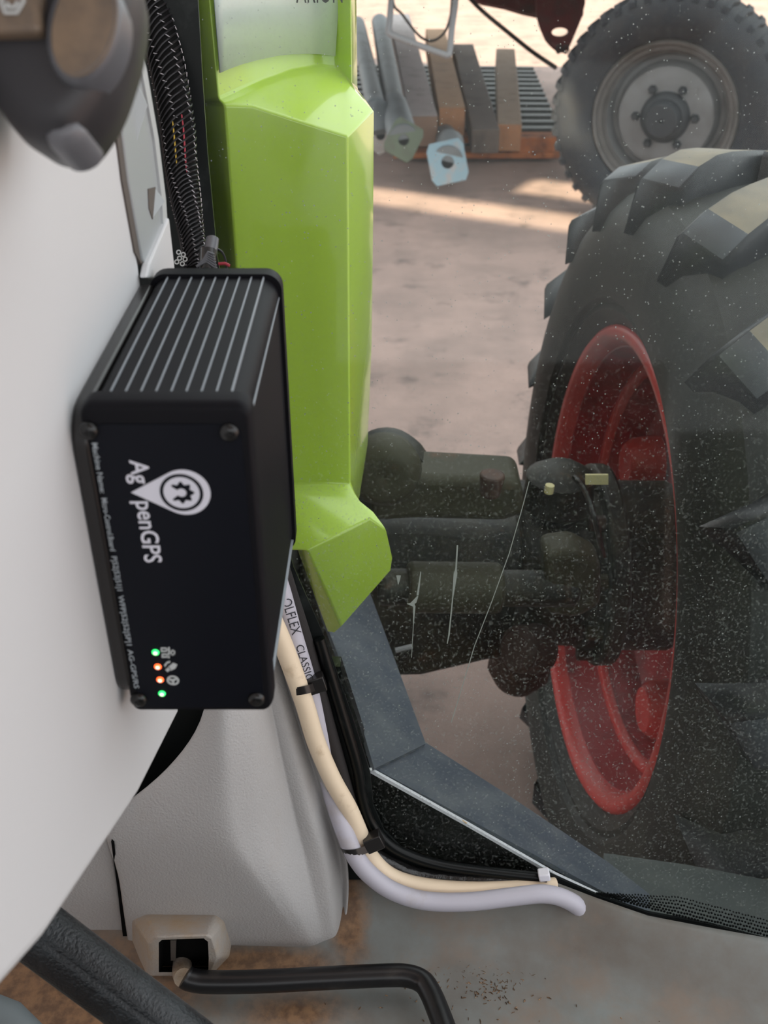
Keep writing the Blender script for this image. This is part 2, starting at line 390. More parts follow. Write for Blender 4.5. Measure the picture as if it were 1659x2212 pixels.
mb = MB(); mb.box((-0.95, -0.80, 0.7), (0.62, -0.75, 1.40)); o = mb.build('shade_wall_back', M['cabdark'], smooth=0); tag(o, kind='structure')  # unseen cab wall, added and sized to keep the footwell dark
mb = MB(); mb.box((-0.5, -1.1, 0.26), (0.70, 0.50, 0.76)); o = mb.build('shade_underbody', M['rubber'], smooth=0); tag(o, kind='structure')  # unseen underbody block added to darken the ground below
mb = MB(); mb.box((-1.05, -1.1, 0.7), (-1.0, 0.5, 1.2)); o = mb.build('shade_wall_left', M['cabdark'], smooth=0); tag(o, kind='structure')  # unseen left wall, added to cut side light
mb = MB(); mb.box((0.75, -1.15, 0.7), (0.80, -0.28, 1.25)); o = mb.build('shade_wall_right', M['cabdark'], smooth=0); tag(o, kind='structure')  # unseen right wall, added so light enters from the front right
# cab floor
FZ = CAMZ-0.80
sill = [onZ(p[0], p[1], FZ+0.035) for p in ((600, 1890), (830, 1893), (1000, 1893), (1190, 1902), (1290, 1940), (1400, 1978), (1530, 2003), (1659, 2026), (1850, 2070), (2300, 2190))]
sill = [Vector((-0.5, sill[0].y+0.0, sill[0].z))] + sill
mb = MB(); rows = []
for k, (dy, z) in enumerate(((0.0, 0.035), (-0.006, 0.034), (-0.022, 0.022), (-0.040, 0.007), (-0.060, 0.001), (-0.09, 0.0))):
    rows.append([Vector((p.x, p.y+dy, FZ+z)) for p in sill])
rows.append([Vector((p.x, -0.6, FZ)) for p in sill])
mb.loft(rows, closed=False, caps=False)
o = mb.build('floor', M['floor'], smooth=60, solid=0.02, soff=1 if False else -1); tag(o, kind='structure')

# windscreen pane
mb = MB()
g = [onG(-700, -900), onG(2600, -900), onG(2600, 2300), onG(1850, 2085), onG(1659, 2042), onG(1530, 2018), onG(1400, 1992), onG(1290, 1958), onG(1190, 1920), onG(1000, 1915), onG(700, 1915), onG(-700, 1915)]
mb.prism(g, GL_N*0.005)
win = mb.build('window_1', M['glass'], smooth=0); tag(win, kind='structure')
# black printed border of the pane (left edge and lower left corner)
fr = [(424, -60), (436, 150), (448, 330), (470, 560), (530, 850), (600, 1100), (634, 1225), (700, 1375), (760, 1545), (800, 1670), (806, 1740), (830, 1795), (870, 1835), (930, 1862), (1060, 1880), (1190, 1890), (1300, 1938), (1400, 1972), (1530, 1996), (1659, 2030), (1850, 2075),
      (1850, 2084), (1659, 2041), (1530, 2017), (1400, 1990), (1290, 1957), (1190, 1919), (1000, 1914), (700, 1914), (-60, 1914), (-60, -60)]
mb = MB(); mb.prism([onG(x, y, -0.0035) for x, y in fr], GL_N*0.003)
mb.build('printed_border', M['frit'], win, smooth=0)
# dots of the printed border
mb = MB()
for i in range(62):
    for j in range(6):
        x = 1290+i*6.6+(3.3 if j % 2 else 0); f = (x-1290)/370.0
        ybase = 1935+ (x-1300)*0.268
        rise = min(1.0, (x-1280)/190.0)
        y = ybase-2-j*8.0*rise
        r = 3.1*(1-j*0.07)
        if y > 2070: continue
        c = onG(x, y, -0.002); rr = r/FPX*0.87
        u = RT; v2 = GL_N.cross(u)
        mb.add([c+(u*math.cos(a)+v2*math.sin(a))*rr for a in [k*math.pi/3 for k in range(6)]], [(0, 1, 2, 3, 4, 5)])
o = mb.build('border_dots', M['frit'], win, smooth=0, solid=0.0008); tag(o, kind='stuff')
# scratches and dried runs on the pane
def sliver(name, pts, wpx, m):
    mb = MB(); rings = []
    for k, (x, y) in enumerate(pts):
        wv = wpx[k] if isinstance(wpx, (list, tuple)) else wpx
        rings.append([onG(x-wv/2, y, -0.0012), onG(x+wv/2, y, -0.0012)])
    mb.loft(rings, closed=False, caps=False)
    return mb.build(name, m, win, smooth=0, solid=0.0005)
sliver('scratch', [(1143, 1040), (1130, 1090), (1100, 1195), (1062, 1300), (1025, 1395), (975, 1560)], 1.6, M['dried'])
sliver('dried_run', [(909, 1235), (904, 1272), (902, 1286)], [2, 4, 4], M['dried'])
sliver('dried_run', [(902, 1288), (893, 1302), (887, 1304), (895, 1310), (893, 1350), (889, 1420)], [3, 12, 16, 5, 1.4, 1.2], M['dried'])
sliver('dried_run', [(988, 1178), (985, 1230), (984, 1238), (978, 1290), (970, 1370), (966, 1390)], [3, 3.5, 8, 2.5, 3, 2], M['dried'])
sliver('dried_run', [(861, 1243), (861, 1252), (860, 1262)], [10, 6, 1.5], M['dried'])

# rubber seal following the lower left corner of the pane
pts = [onG(x, y, -0.010) for x, y in ((690, 1380), (735, 1530), (770, 1650), (782, 1720), (800, 1775), (838, 1822), (890, 1850), (960, 1870), (1060, 1884), (1180, 1897))]
mb = MB(); mb.tube(spline(pts, 6), 0.0048, 10); o = mb.build('trim_1', M['corner']); tag(o, kind='structure')

# black cab corner outside the pane, under the slate plates
mb = MB()
pts = [onG(x, y, 0.05) for x, y in ((690, 1440), (735, 1440), (806, 1660), (1012, 1777), (1215, 1893), (1300, 1940), (1300, 1990), (600, 1990), (600, 1440))]
mb.prism(pts, GL_N*0.02); o = mb.build('trim_2', M['corner'], smooth=0); tag(o, kind='structure')

l0, l1, l2 = onG(1330, 1866, 0.14), onG(1659, 1921, 0.14), onG(1500, 2010, 0.02)
ln_ = (l1-l0).cross(l2-l0).normalized(); ln_ = ln_ if ln_.y > 0 else -ln_
def onL(x, y):
    r = ray(x, y); return C0 + r*((l0-C0).dot(ln_)/r.dot(ln_))
mb = MB(); mb.prism([onL(x, y) for x, y in ((1300, 1862), (1330, 1866), (1480, 1887), (1659, 1921), (1900, 1975), (1900, 2110), (1659, 2052), (1400, 1992), (1300, 1950))], ln_*0.01); o = mb.build('trim_3', M['ledge'], smooth=0); tag(o, kind='structure')

# ================================================================== STEERING CONSOLE (left)
WX = -0.1246
con = empty('steering_console', (WX-0.1, 0.35, FZ), 'pale grey steering console side filling the left of the cab, black box fixed to it', 'console')
prof_px = [(300, 565), (388, 1545), (300, 1722), (100, 2030), (0, 2146)]
prof = [onX(x, y, WX) for x, y in prof_px]
prof[1] = onX(390, 1540, WX); 
far_top = onX(246, 205, WX); far_t2 = Vector((WX, prof[0].y-0.008, CAMZ+0.35))
near_b = prof[4] + (prof[4]-prof[3])*1.2
poly = [far_t2, onX(238, 205, WX), onX(302, 568, WX), Vector((WX, prof[0].y-0.002, prof[0].z-0.1)), prof[1], prof[2], prof[3], prof[4], near_b, Vector((WX, -0.12, near_b.z)), Vector((WX, -0.12, CAMZ+0.35))]
mb = MB(); mb.prism(poly, (-0.42, 0, 0)); mb.build('side_panel', M['console'], con, smooth=30, bevel=0.006, seg=4)
# silver end strip with three notches
sp_ = [onX(268, -60, WX), onX(276, 0, WX), onX(310, 150, WX), onX(336, 300, WX), onX(352, 430, WX), onX(361, 575, WX), onX(306, 570, WX), onX(300, 560, WX), onX(270, 390, WX), onX(246, 205, WX), onX(225, 60, WX), onX(215, -60, WX)]
mb = MB(); mb.prism([p+Vector((-0.004, 0, 0)) for p in sp_], (0.006, 0, 0)); strip = mb.build('end_strip', M['strip'], con, smooth=30, bevel=0.001)
gp = [onX(228, 60, WX), onX(246, 205, WX), onX(270, 390, WX), onX(298, 545, WX), onX(308, 572, WX), onX(300, 568, WX), onX(288, 545, WX), onX(260, 390, WX), onX(237, 205, WX), onX(218, 60, WX)]
mb = MB(); mb.prism([p+Vector((-0.004, 0, 0)) for p in gp], (0.005, 0, 0)); mb.build('strip_groove', M['groove'], con, smooth=0)
lp = [(275, 0), (268, 0), (300, 150), (328, 300), (344, 430), (352, 560), (361, 560), (352, 430), (336, 300), (310, 150)]
mb = MB(); mb.prism([onX(x, y, WX+0.0018) for x, y in lp], (0.0015, 0, 0)); mb.build('strip_edge', M['strip_light'], strip, smooth=0)
for nm, (a, b, c) in (('strip_notch', ((290, 168), (312, 210), (296, 305))), ('strip_notch', ((334, 405), (350, 425), (328, 475)))):
    mb = MB(); a, b, c = [onX(x, y, WX+0.002) for x, y in (a, b, c)]
    d = onX(b and 318 if False else (a and 0) or 0, 0, WX) if False else None
    apex = (a+b+c)/3+Vector((0.0045, 0, 0))
    mb.add([a, b, c, apex], [(0, 1, 3), (1, 2, 3), (2, 0, 3)]); mb.build(nm, M['strip'], strip, smooth=0)
for pg in (((290, 60), (300, 58), (290, 165), (278, 182)), ((262, 0), (270, 0), (282, 50), (276, 52)), ((318, 408), (334, 404), (328, 474), (320, 450))):
    mb = MB(); mb.prism([onX(x, y, WX+0.0019) for x, y in pg], (0.0006, 0, 0)); mb.build('strip_slot', M['groove'], strip, smooth=0)
# lower flared corner of the console behind the box
mb = MB(); mb.prism([onX(x, y, WX+0.001) for x, y in ((300, 600), (306, 570), (350, 470), (362, 575), (362, 610))], (0.004, 0, 0)); mb.build('corner_flare', M['console'], con, smooth=0, bevel=0.001)

# ------------------------------------------------------------------ control lever, top left
lev = empty('control_lever', at(120, 120, 0.31), 'black steering column lever with a brown oval thumb face at the top left', 'lever')
def dome(mb, outline, up, hs, ctr=None, mi=0):
    """outline ring lofted through (inset, height) steps along up"""
    o_ = [Vector(p) for p in outline]; c = ctr or sum(o_, Vector())/len(o_)
    rings = [[c+(p-c)*s + up*h for p in o_] for s, h in hs]
    mb.loft(rings, mi=mi); return mb
tocam = -FW
out = [(-60, 60), (-40, 175), (5, 245), (40, 292), (80, 318), (130, 326), (168, 316), (205, 272), (238, 215), (262, 150), (285, 70), (296, -20), (280, -80), (160, -110), (0, -90)]
ring = spline([at(x, y, 0.312) for x, y in out+[out[0]]], 4)[:-1]
mb = MB(); dome(mb, ring, tocam, [(0.7, -0.03), (0.93, -0.022), (1.0, -0.006), (0.985, 0.004), (0.90, 0.010), (0.6, 0.013)])
mb.build('lever_body', M['lever'], lev, smooth=60)
oval = [at(185+78*math.cos(a)*1.0+18*math.sin(a), 62-125*math.sin(a)+0*math.cos(a), 0.298) for a in [k*2*math.pi/40 for k in range(40)]]
mb = MB(); dome(mb, oval, tocam, [(1.0, -0.012), (1.0, 0.0), (0.95, 0.003), (0.86, 0.0035), (0.80, 0.0015), (0.5, 0.000)])
mb.build('thumb_rim', M['plug'], lev, smooth=60)  # lighter grey stands in for the highlight along the oval's rim
oval2 = [at(188+70*math.cos(a)+18*math.sin(a), 60-116*math.sin(a), 0.297) for a in [k*2*math.pi/40 for k in range(40)]]
mb = MB(); dome(mb, oval2, tocam, [(1.0, -0.002), (0.98, 0.0026), (0.7, 0.0018), (0.4, 0.001)])
mb.build('thumb_face', M['lever_face'], lev, smooth=60)
tab = [at(142+42*math.cos(a), 292-30*math.sin(a)-8*math.cos(a), 0.307) for a in [k*2*math.pi/24 for k in range(24)]]
mb = MB(); dome(mb, tab, tocam, [(1.0, -0.02), (1.0, -0.002), (0.85, 0.003), (0.4, 0.005)]); mb.build('lever_tab', M['tab'], lev, smooth=60)
mb = MB(); mb.prism([at(x, y, 0.294) for x, y in ((-60, -60), (92, -60), (84, 20), (90, 68), (-60, 70))], FW*0.012); cap_ = mb.build('end_cap', M['lever_face'], lev, smooth=0, bevel=0.002)
# wiper symbol on the end cap
mb = MB()
def bar2(mb, p, q, wpx, t):
    p = Vector((p[0], p[1], 0)); q = Vector((q[0], q[1], 0)); d = (q-p).normalized(); n = Vector((-d.y, d.x, 0))*wpx/2
    mb.prism([at(a.x, a.y, t) for a in (p+n, q+n, q-n, p-n)], FW*0.0004)
for p, q in (((2, 2), (10, 27)), ((8, 27), (38, 27)), ((36, 27), (52, 0)), ((52, -2), (44, -10)), ((2, 4), (6, -10)), ((12, 14), (34, 15)), ((14, 4), (18, 14)), ((38, 2), (33, 14))):
    bar2(mb, p, q, 6, 0.2934)
mb.build('wiper_symbol', M['print_grey'], cap_, smooth=0)

# ================================================================== BLACK CONTROL BOX
Yf, Yb = 0.358, 0.514
xl, xr = -0.1199, -0.0523
zt, zb = CAMZ-0.1762, CAMZ-0.3382
rzt, rzb = CAMZ-0.1740, CAMZ-0.3440
bx = empty('control_box', ((xl+xr)/2, Yf, zb), 'black aluminium control box with white pin logo and four status lights, on the console', 'control box')
def rrect(x0, x1, z0, z1, r, y, n=6):
    pts = []
    for cx_, cz, a0 in ((x1-r, z1-r, 0), (x0+r, z1-r, 90), (x0+r, z0+r, 180), (x1-r, z0+r, 270)):
        for k in range(n+1):
            a = math.radians(a0+90*k/n); pts.append(Vector((cx_+r*math.cos(a), y, cz+r*math.sin(a))))
    return pts
ins = 0.0018
mb = MB(); mb.loft([rrect(xl+ins, xr-ins, zb+ins+0.002, zt-ins, 0.0095, Yf+0.006), rrect(xl+ins, xr-ins, rzb+ins+0.002, rzt-ins, 0.0095, Yb-0.006)])
body = mb.build('housing', M['box'], bx, smooth=40)
def cap(name, y0, y1, a, b, front):
    mb = MB(); r = 0.0062 if front else 0.0085
    if front: rings = [(0.0, y1), (0.0, y0+0.004), (0.0007, y0+0.0018), (0.0020, y0+0.0005), (0.0036, y0)]
    else: rings = [(0.0, y0), (0.0, y1-0.004), (0.0007, y1-0.0018), (0.0022, y1-0.0004), (0.0045, y1)]
    mb.loft([rrect(xl+i*(0.45 if front else 1), xr-i*(0.6 if front else 1), b+i*(0.3 if front else 1), a-i, r-i*0.8, y) for i, y in rings])
    return mb.build(name, M['box'], bx, smooth=50)
fcap = cap('front_frame', Yf, Yf+0.011, zt, zb, True)
cap('rear_frame', Yb-0.013, Yb, rzt, rzb, False)
mb = MB(); mb.prism(rrect(xl+0.0045, xr-0.0042, zb+0.003, zt-0.009, 0.005, Yf-0.0006), (0, 0.0012, 0)); face = mb.build('front_plate', M['box_front'], bx, smooth=0)
# bright ribs on top, lines on the right side
W_ = xr-xl
for k in range(9):
    fx = (221+33.75*k-165)/375.0
    x = xl + W_*fx
    z0 = zt-ins; z1 = rzt-ins
    mb = MB(); mb.loft([[Vector((x-0.00045, Yf+0.010, z0-0.001)), Vector((x+0.00045, Yf+0.010, z0-0.001)), Vector((x+0.0003, Yf+0.010, z0+0.0005)), Vector((x-0.0003, Yf+0.010, z0+0.0005))],
                        [Vector((x-0.00045, Yb-0.012, z1-0.001)), Vector((x+0.00045, Yb-0.012, z1-0.001)), Vector((x+0.0003, Yb-0.012, z1+0.0005)), Vector((x-0.0003, Yb-0.012, z1+0.0005))]])
    mb.build('top_rib', M['rib'], bx, smooth=0)
for za, zb_ in ((zt-0.0112, rzt-0.0125), (zb+0.0075, rzb+0.0075)):
    x = xr-ins
    mb = MB(); mb.loft([[Vector((x-0.001, Yf+0.009, za-0.0005)), Vector((x+0.0005, Yf+0.009, za-0.0003)), Vector((x+0.0005, Yf+0.009, za+0.0003)), Vector((x-0.001, Yf+0.009, za+0.0005))],
                        [Vector((x-0.001, Yb-0.010, zb_-0.0005)), Vector((x+0.0005, Yb-0.010, zb_-0.0003)), Vector((x+0.0005, Yb-0.010, zb_+0.0003)), Vector((x-0.001, Yb-0.010, zb_+0.0005))]])
    mb.build('side_rib', M['rib'], bx, smooth=0)
# screws
for px, py in ((192, 930), (495, 933), (300, 1510), (554, 1509)):
    p = onY(px, py, Yf-0.0006); R_ = 0.0037
    mb = MB(); mb.lathe([(0.0, R_*1.08), (-0.0012, R_*1.05), (-0.0022, R_*0.8), (-0.0027, R_*0.45)], 24, 'Y', caps=True)
    mb.v = [v+p for v in mb.v]; s_ = mb.build('screw', M['screw'], bx, smooth=50)
    mb = MB()
    mb.box((-R_*0.42, -0.0029, -R_*0.1), (R_*0.42, -0.0024, R_*0.1), Matrix.Translation(p)); mb.box((-R_*0.1, -0.00291, -R_*0.42), (R_*0.1, -0.0024, R_*0.42), Matrix.Translation(p))
    mb.build('screw_slot', M['hole'], s_, smooth=0)
# bracket plate between box and console
mb = MB()
pl = []
for p in rrect(0, 1, 0, 1, 0.10, 0, 5):
    y = Yf-0.001 + (Yb+0.001-Yf)*p.x; zt_ = zt-0.005+(rzt-zt)*p.x; zb_ = zb+0.006+(rzb-zb)*p.x
    pl.append(Vector((xl-0.0045, y, zb_+(zt_-zb_)*p.z)))
mb.prism(pl, (0.0068, 0, 0)); mb.build('mounting_plate', M['tie'], bx, smooth=30, bevel=0.0015, seg=3)
# status lights
for px, py, k in ((336, 1409, 'g'), (341, 1440, 'o'), (346, 1468, 'o'), (350, 1498, 'g')):
    p = onY(px, py, Yf-0.0006); r = 0.0017
    mb = MB(); mb.lathe([(0.0002, r), (-0.0003, r*0.95), (-0.0008, r*0.6), (-0.001, r*0.2)], 20, 'Y', caps=True); mb.v = [v+p for v in mb.v]
    l_ = mb.build('status_light', M['led_'+k], bx, smooth=60)
    mb = MB(); mb.lathe([(-0.0006, r*0.62), (-0.0010, r*0.5), (-0.0012, r*0.2)], 16, 'Y', caps=True); mb.v = [v+p for v in mb.v]; mb.build('light_core', M['led_c'], l_, smooth=60)
    tag(l_, 'glowing green light' if k == 'g' else 'glowing orange light')
# lettering
Yt = Yf-0.0009
dn, rt_ = Vector((0, 0, -1)), Vector((1, 0, 0))
def zpx(py): return onY(300, py, Yt).z
capH = (onY(318, 1015, Yt)-onY(278, 1015, Yt)).length
base = onY(279.5, 994, Yt)
text_mesh('Ag', base, dn, rt_, zpx(993)-zpx(1044), capH*0.98, M['white'], 'logo_lettering', bx, bold=0.012)
b2 = Vector((base.x, Yt, zpx(1083)))
text_mesh('penGPS', b2, dn, rt_, zpx(1083)-zpx(1215), capH*0.98, M['white'], 'logo_lettering', bx, bold=0.012)
# pin emblem
tip = onY(283, 1064, Yt); cc = onY(398, 1064, Yt); cc.z = tip.z
Rp = (onY(398, 1016, Yt)-onY(398, 1112, Yt)).length/2
D_ = cc.x-tip.x; al = math.acos(Rp/D_)
pts = [tip]+[cc+Vector((math.cos(a), 0, math.sin(a)))*Rp for a in [math.pi-al - (2*math.pi-2*al)*k/40 for k in range(41)]]
mb = MB(); mb.prism(pts, (0, 0.0003, 0)); pin = mb.build('pin_emblem', M['white'], bx, smooth=0)
def ringmesh(c, r0, r1, y, n=40):
    mb = MB(); a_ = [2*math.pi*k/n for k in range(n)]
    for k in range(n):
        p0, p1 = a_[k], a_[(k+1) % n]
        q = lambda a, r: Vector((c.x+r*math.cos(a), y, c.z+r*math.sin(a)))
        mb.add([q(p0, r0), q(p1, r0), q(p1, r1), q(p0, r1)], [(0, 1, 2, 3)])
    return mb
c2 = cc+Vector((-Rp*0.10, 0, 0))
ringmesh(c2, Rp*0.70, Rp*0.83, Yt-0.0002).build('emblem_ring', M['box_front'], pin, smooth=0, solid=0.0001)
mb = MB(); n = 57; ang0 = math.radians(180-38)
outer = []; inner = []
for k in range(n):
    a = ang0 - 2*ang0*k/(n-1)
    ph = ((a+math.pi/8) / (2*math.pi/8)) % 1.0
    tooth = 1-abs(ph-0.5)*2
    outer.append((a, Rp*(0.36+0.17*max(0, tooth-0.15)))); inner.append((a, Rp*0.19))
q = lambda a, r: Vector((c2.x+r*math.cos(a), Yt-0.0002, c2.z+r*math.sin(a)))
for k in range(n-1):
    mb.add([q(*inner[k]), q(*inner[k+1]), q(*outer[k+1]), q(*outer[k])], [(0, 1, 2, 3)])
mb.build('emblem_gear', M['box_front'], pin, smooth=0, solid=0.0001)
# line of small print
p0 = onY(198, 957, Yt); z1 = zpx(1487)
hS = (onY(209, 1100, Yt)-onY(196, 1100, Yt)).length*0.92
for body_, ya, yb in (('Machine Name:', 957, 1065), ('Micro-Control.Board', 1076, 1190), ('P|52|53|51|1', 1202, 1276), ('WFP|52|52|5P|1', 1286, 1394), ('AG-GPS/RS', 1403, 1487)):
    text_mesh(body_, Vector((p0.x, Yt, zpx(ya))), dn, rt_, zpx(ya)-zpx(yb), hS, M['print_small'], 'small_print', bx, bold=0.01)
# icons: network, satellite, steering wheel
def pr(mb, x0, x1, y0, y1):
    mb.prism([onY(x, y, Yt) for x, y in ((x0, y0), (x1, y0), (x1, y1), (x0, y1))], (0, 0.0002, 0))
def frame_(mb, x0, x1, y0, y1, wv):
    pr(mb, x0, x1, y0, y0+wv); pr(mb, x0, x1, y1-wv, y1); pr(mb, x0, x0+wv, y0, y1); pr(mb, x1-wv, x1, y0, y1)
mb = MB(); frame_(mb, 347, 361, 1399, 1408.5, 3); frame_(mb, 349, 363, 1412, 1421, 3); frame_(mb, 368, 378, 1404, 1416, 3); pr(mb, 363, 366.5, 1398, 1422); pr(mb, 358, 364, 1402, 1405); pr(mb, 360, 366, 1415, 1418)
mb.build('network_symbol', M['print_grey'], bx, smooth=0)
mb = MB()
def quad(mb, pts): mb.prism([onY(x, y, Yt) for x, y in pts], (0, 0.0002, 0))
quad(mb, ((357, 1447), (365, 1441), (370, 1446), (362, 1452))); quad(mb, ((363, 1441), (374, 1432), (383, 1436), (379, 1444), (369, 1449))); quad(mb, ((354, 1437), (360, 1430), (367, 1428), (368, 1431), (361, 1434), (357, 1441)))
mb.build('satellite_symbol', M['print_grey'], bx, smooth=0)
cw = onY(373.5, 1470, Yt); rw = 0.0029
mb = ringmesh(cw, rw*0.68, rw, Yt)
for a in (30, 150, 270):
    d = Vector((math.cos(math.radians(a)), 0, math.sin(math.radians(a)))); n_ = Vector((-d.z, 0, d.x))*rw*0.15
    mb.add([cw-n_*1.5, cw+n_*1.5, cw+d*rw*0.8+n_, cw+d*rw*0.8-n_], [(0, 1, 2, 3)])
mb.build('wheel_symbol', M['print_grey'], bx, smooth=0, solid=0.0002)

# ================================================================== BRAIDED SLEEVE AND PLUG behind the box
path = [at(x, y, t) for x, y, t in ((318, -60, 0.70), (336, 40, 0.695), (362, 150, 0.69), (382, 260, 0.685), (392, 370, 0.68), (404, 450, 0.67), (416, 520, 0.66), (422, 590, 0.65))]
sl = empty('braided_sleeve', path[-1], 'black braided cable sleeve running down between the silver strip and the green cover', 'cable sleeve')
sp2 = spline(path, 10); NP = len(sp2)
rad = []
for i in range(NP):
    f = i/(NP-1); rad.append(0.0118 if f < 0.45 else 0.0118-(f-0.45)*0.009 if f < 0.9 else 0.0078)
mb = MB(); mb.tube(sp2, [r*0.93 for r in rad], 16); mb.build('inner_cover', M['blackgap'], sl)
frames = []; prev = None
for i, p in enumerate(sp2):
    t = (sp2[min(i+1, NP-1)]-sp2[max(i-1, 0)]).normalized()
    u = t.cross(Vector((0, 1, 0))).normalized() if prev is None else (prev-t*prev.dot(t)).normalized()
    prev = u; frames.append((p, u, t.cross(u), t))
def strandset(n, turns, sign, wv, lift, steps=150):
    mb = MB()
    for s in range(n):
        rings = []
        for k in range(steps+1):
            f = k/steps*(NP-1); i = min(int(f), NP-2); fr_ = f-i
            p = sp2[i].lerp(sp2[i+1], fr_); r = rad[i]*(1-fr_)+rad[i+1]*fr_
            a = sign*2*math.pi*turns*k/steps + 2*math.pi*s/n
            bump_ = lift*math.sin(k/steps*turns*n*2*math.pi/2+s*math.pi)
            d = frames[i][1]*math.cos(a)+frames[i][2]*math.sin(a); dd = -frames[i][1]*math.sin(a)+frames[i][2]*math.cos(a)
            sd_ = (frames[i][3]*0.9 - dd*sign*0.5).normalized()
            sd_ = frames[i][3].cross(d)*0.9
            rings.append([p+d*(r+bump_)-sd_*wv, p+d*(r+bump_+0.0005), p+d*(r+bump_)+sd_*wv])
        if sign > 0: mb.loft(rings, closed=False, caps=False)
        else:
            for k in range(0, steps-1, 3):
                if (k//3+s) % 2: mb.loft(rings[k:k+2], closed=False, caps=False)
    return mb
for sgn, m_ in ((1, 'strand'), (-1, 'strand_glint')):
    o = strandset(12, 4.6, sgn, 0.0012 if sgn > 0 else 0.0006, 0.0003).build('braid_strands', M[m_], sl, smooth=60); tag(o, kind='stuff')
for m_, a0 in (('wire_y', -0.4), ('wire_r', 0.5)):
    mb = MB(); pts = []
    for i in range(int(NP*0.42), NP-4):
        a = a0+math.pi*0.5+0.4*math.sin(i*0.12); d = frames[i][1]*math.cos(a)+frames[i][2]*math.sin(a)
        toc = (C0-sp2[i]).normalized(); side = toc.cross(frames[i][3]).normalized()
        pts.append(sp2[i]+toc*rad[i]*0.97+side*rad[i]*a0*0.6)
    mb.tube(pts, 0.0006, 6); mb.build('inner_wire', M[m_], sl)
# plug and strain relief
pg = empty('cable_plug', at(450, 565, 0.62), 'grey cable plug with ribbed strain relief standing behind the black box', 'plug')
mb = MB(); mb.tube([at(452, 552, 0.625), at(457, 530, 0.63), at(459, 516, 0.632), at(459, 510, 0.632)], [0.0042, 0.0042, 0.0040, 0.0020], 14); mb.build('plug_shell', M['plug'], pg)
for k in range(6):
    f = k/5
    a = at(424+4*f+k*2, 576-26*f*0.2-k*1.5, 0.618); b = at(468-6*f, 580-k*6, 0.618)
    mb = MB(); mb.tube([a, (a+b)/2+UP*0.0035, b], 0.00085, 6); mb.build('relief_rib', M['plug'], pg)
mb = MB(); mb.tube([at(448, 585, 0.622), at(449, 540, 0.624)], 0.0052, 14); mb.build('relief_core', M['tie'], pg)
mb = MB(); mb.tube(spline([at(466, 536, 0.63), at(480, 545, 0.63), at(488, 565, 0.63), at(490, 590, 0.63)], 5), 0.0007, 6); mb.build('thin_wire', M['tie'], pg)
mb = MB(); mb.tube([at(472, 570, 0.625), at(486, 569, 0.625), at(496, 574, 0.625)], 0.001, 6); mb.build('red_wire', M['wire_r'], pg)
# perforated tab
mb = MB()
for px, py in ((386, 545), (396, 550), (388, 558), (400, 560), (382, 566), (394, 570)):
    c = at(px, py, 0.64); r = 0.0016; n = 10
    ring1 = [c+(RT*math.cos(2*math.pi*k/n)+UP*math.sin(2*math.pi*k/n))*r for k in range(n)]; ring2 = [c+(RT*math.cos(2*math.pi*k/n)+UP*math.sin(2*math.pi*k/n))*r*0.6 for k in range(n)]
    mb.loft([ring1, ring2], caps=False)
mb.build('perforated_tab', M['print_grey'], pg, smooth=0, solid=0.0004)

# ================================================================== GREEN COVER (outside, in front of the pane)
gc = empty('green_cover', onY(700, 1300, 0.86), 'glossy light green moulded cover with a pale decal, outside behind the black box', 'cover')
Vg = {}
def gv(n, x, y, Y): Vg[n] = onY(x, y, Y)
# main panel front (vertical) and its left bevel
gv('A', 484, 226, .90); gv('A1', 545, 228, .898); gv('A2', 650, 262, .898); gv('B', 752, 294, .90)
gv('C', 757, 1042, .90); gv('C1', 700, 1043, .90); gv('D', 590, 1046, .90); gv('D0', 545, 1046, .90)
gv('LA', 420, 100, .95); gv('LB', 432, 222, .945); gv('LD', 480, 1046, .95)
# upper ledge back line, all on the ledge plane
gv('h4', 690, 141, 1.0)
le_n = (Vg['B']-Vg['A1']).cross(Vg['h4']-Vg['A1']).normalized()
def ledge(n, x, y):
    r = ray(x, y); Vg[n] = C0 + r*((Vg['A1']-C0).dot(le_n)/r.dot(le_n))
for i, (x, y) in enumerate(((472, 214), (520, 192), (570, 170), (630, 150), (690, 141), (725, 146), (745, 163), (760, 184))): ledge('h%d' % i, x, y)
ledge('K', 806, 238); ledge('A2', 650, 262); ledge('A', 484, 226); print('LEDGE', {k: round(v.y, 3) for k, v in Vg.items()})
gv('K1', 806, 480, 1.02); gv('K2', 803, 740, 1.02); gv('K3', 794, 960, 1.02); gv('K4', 775, 1082, 0.98)
# decal panel
HX = (472, 520, 570, 630, 690, 725, 745, 760)
def hY(x):
    ys = [Vg['h%d' % i].y for i in range(8)]
    if x <= HX[0]: return ys[0]
    for i in range(7):
        if x <= HX[i+1]: return ys[i]+(ys[i+1]-ys[i])*(x-HX[i])/(HX[i+1]-HX[i])
    return ys[-1]
TX = (436, 487, 540, 604, 668, 706, 729, 757)
for i in range(8): gv('t%d' % i, TX[i], -160, Vg['h%d' % i].y)
gv('L0', 392, -160, Vg['h0'].y-0.03)
gv('e0', 768, -160, Vg['h7'].y+.05); gv('e1', 772, 192, Vg['h7'].y+.05)
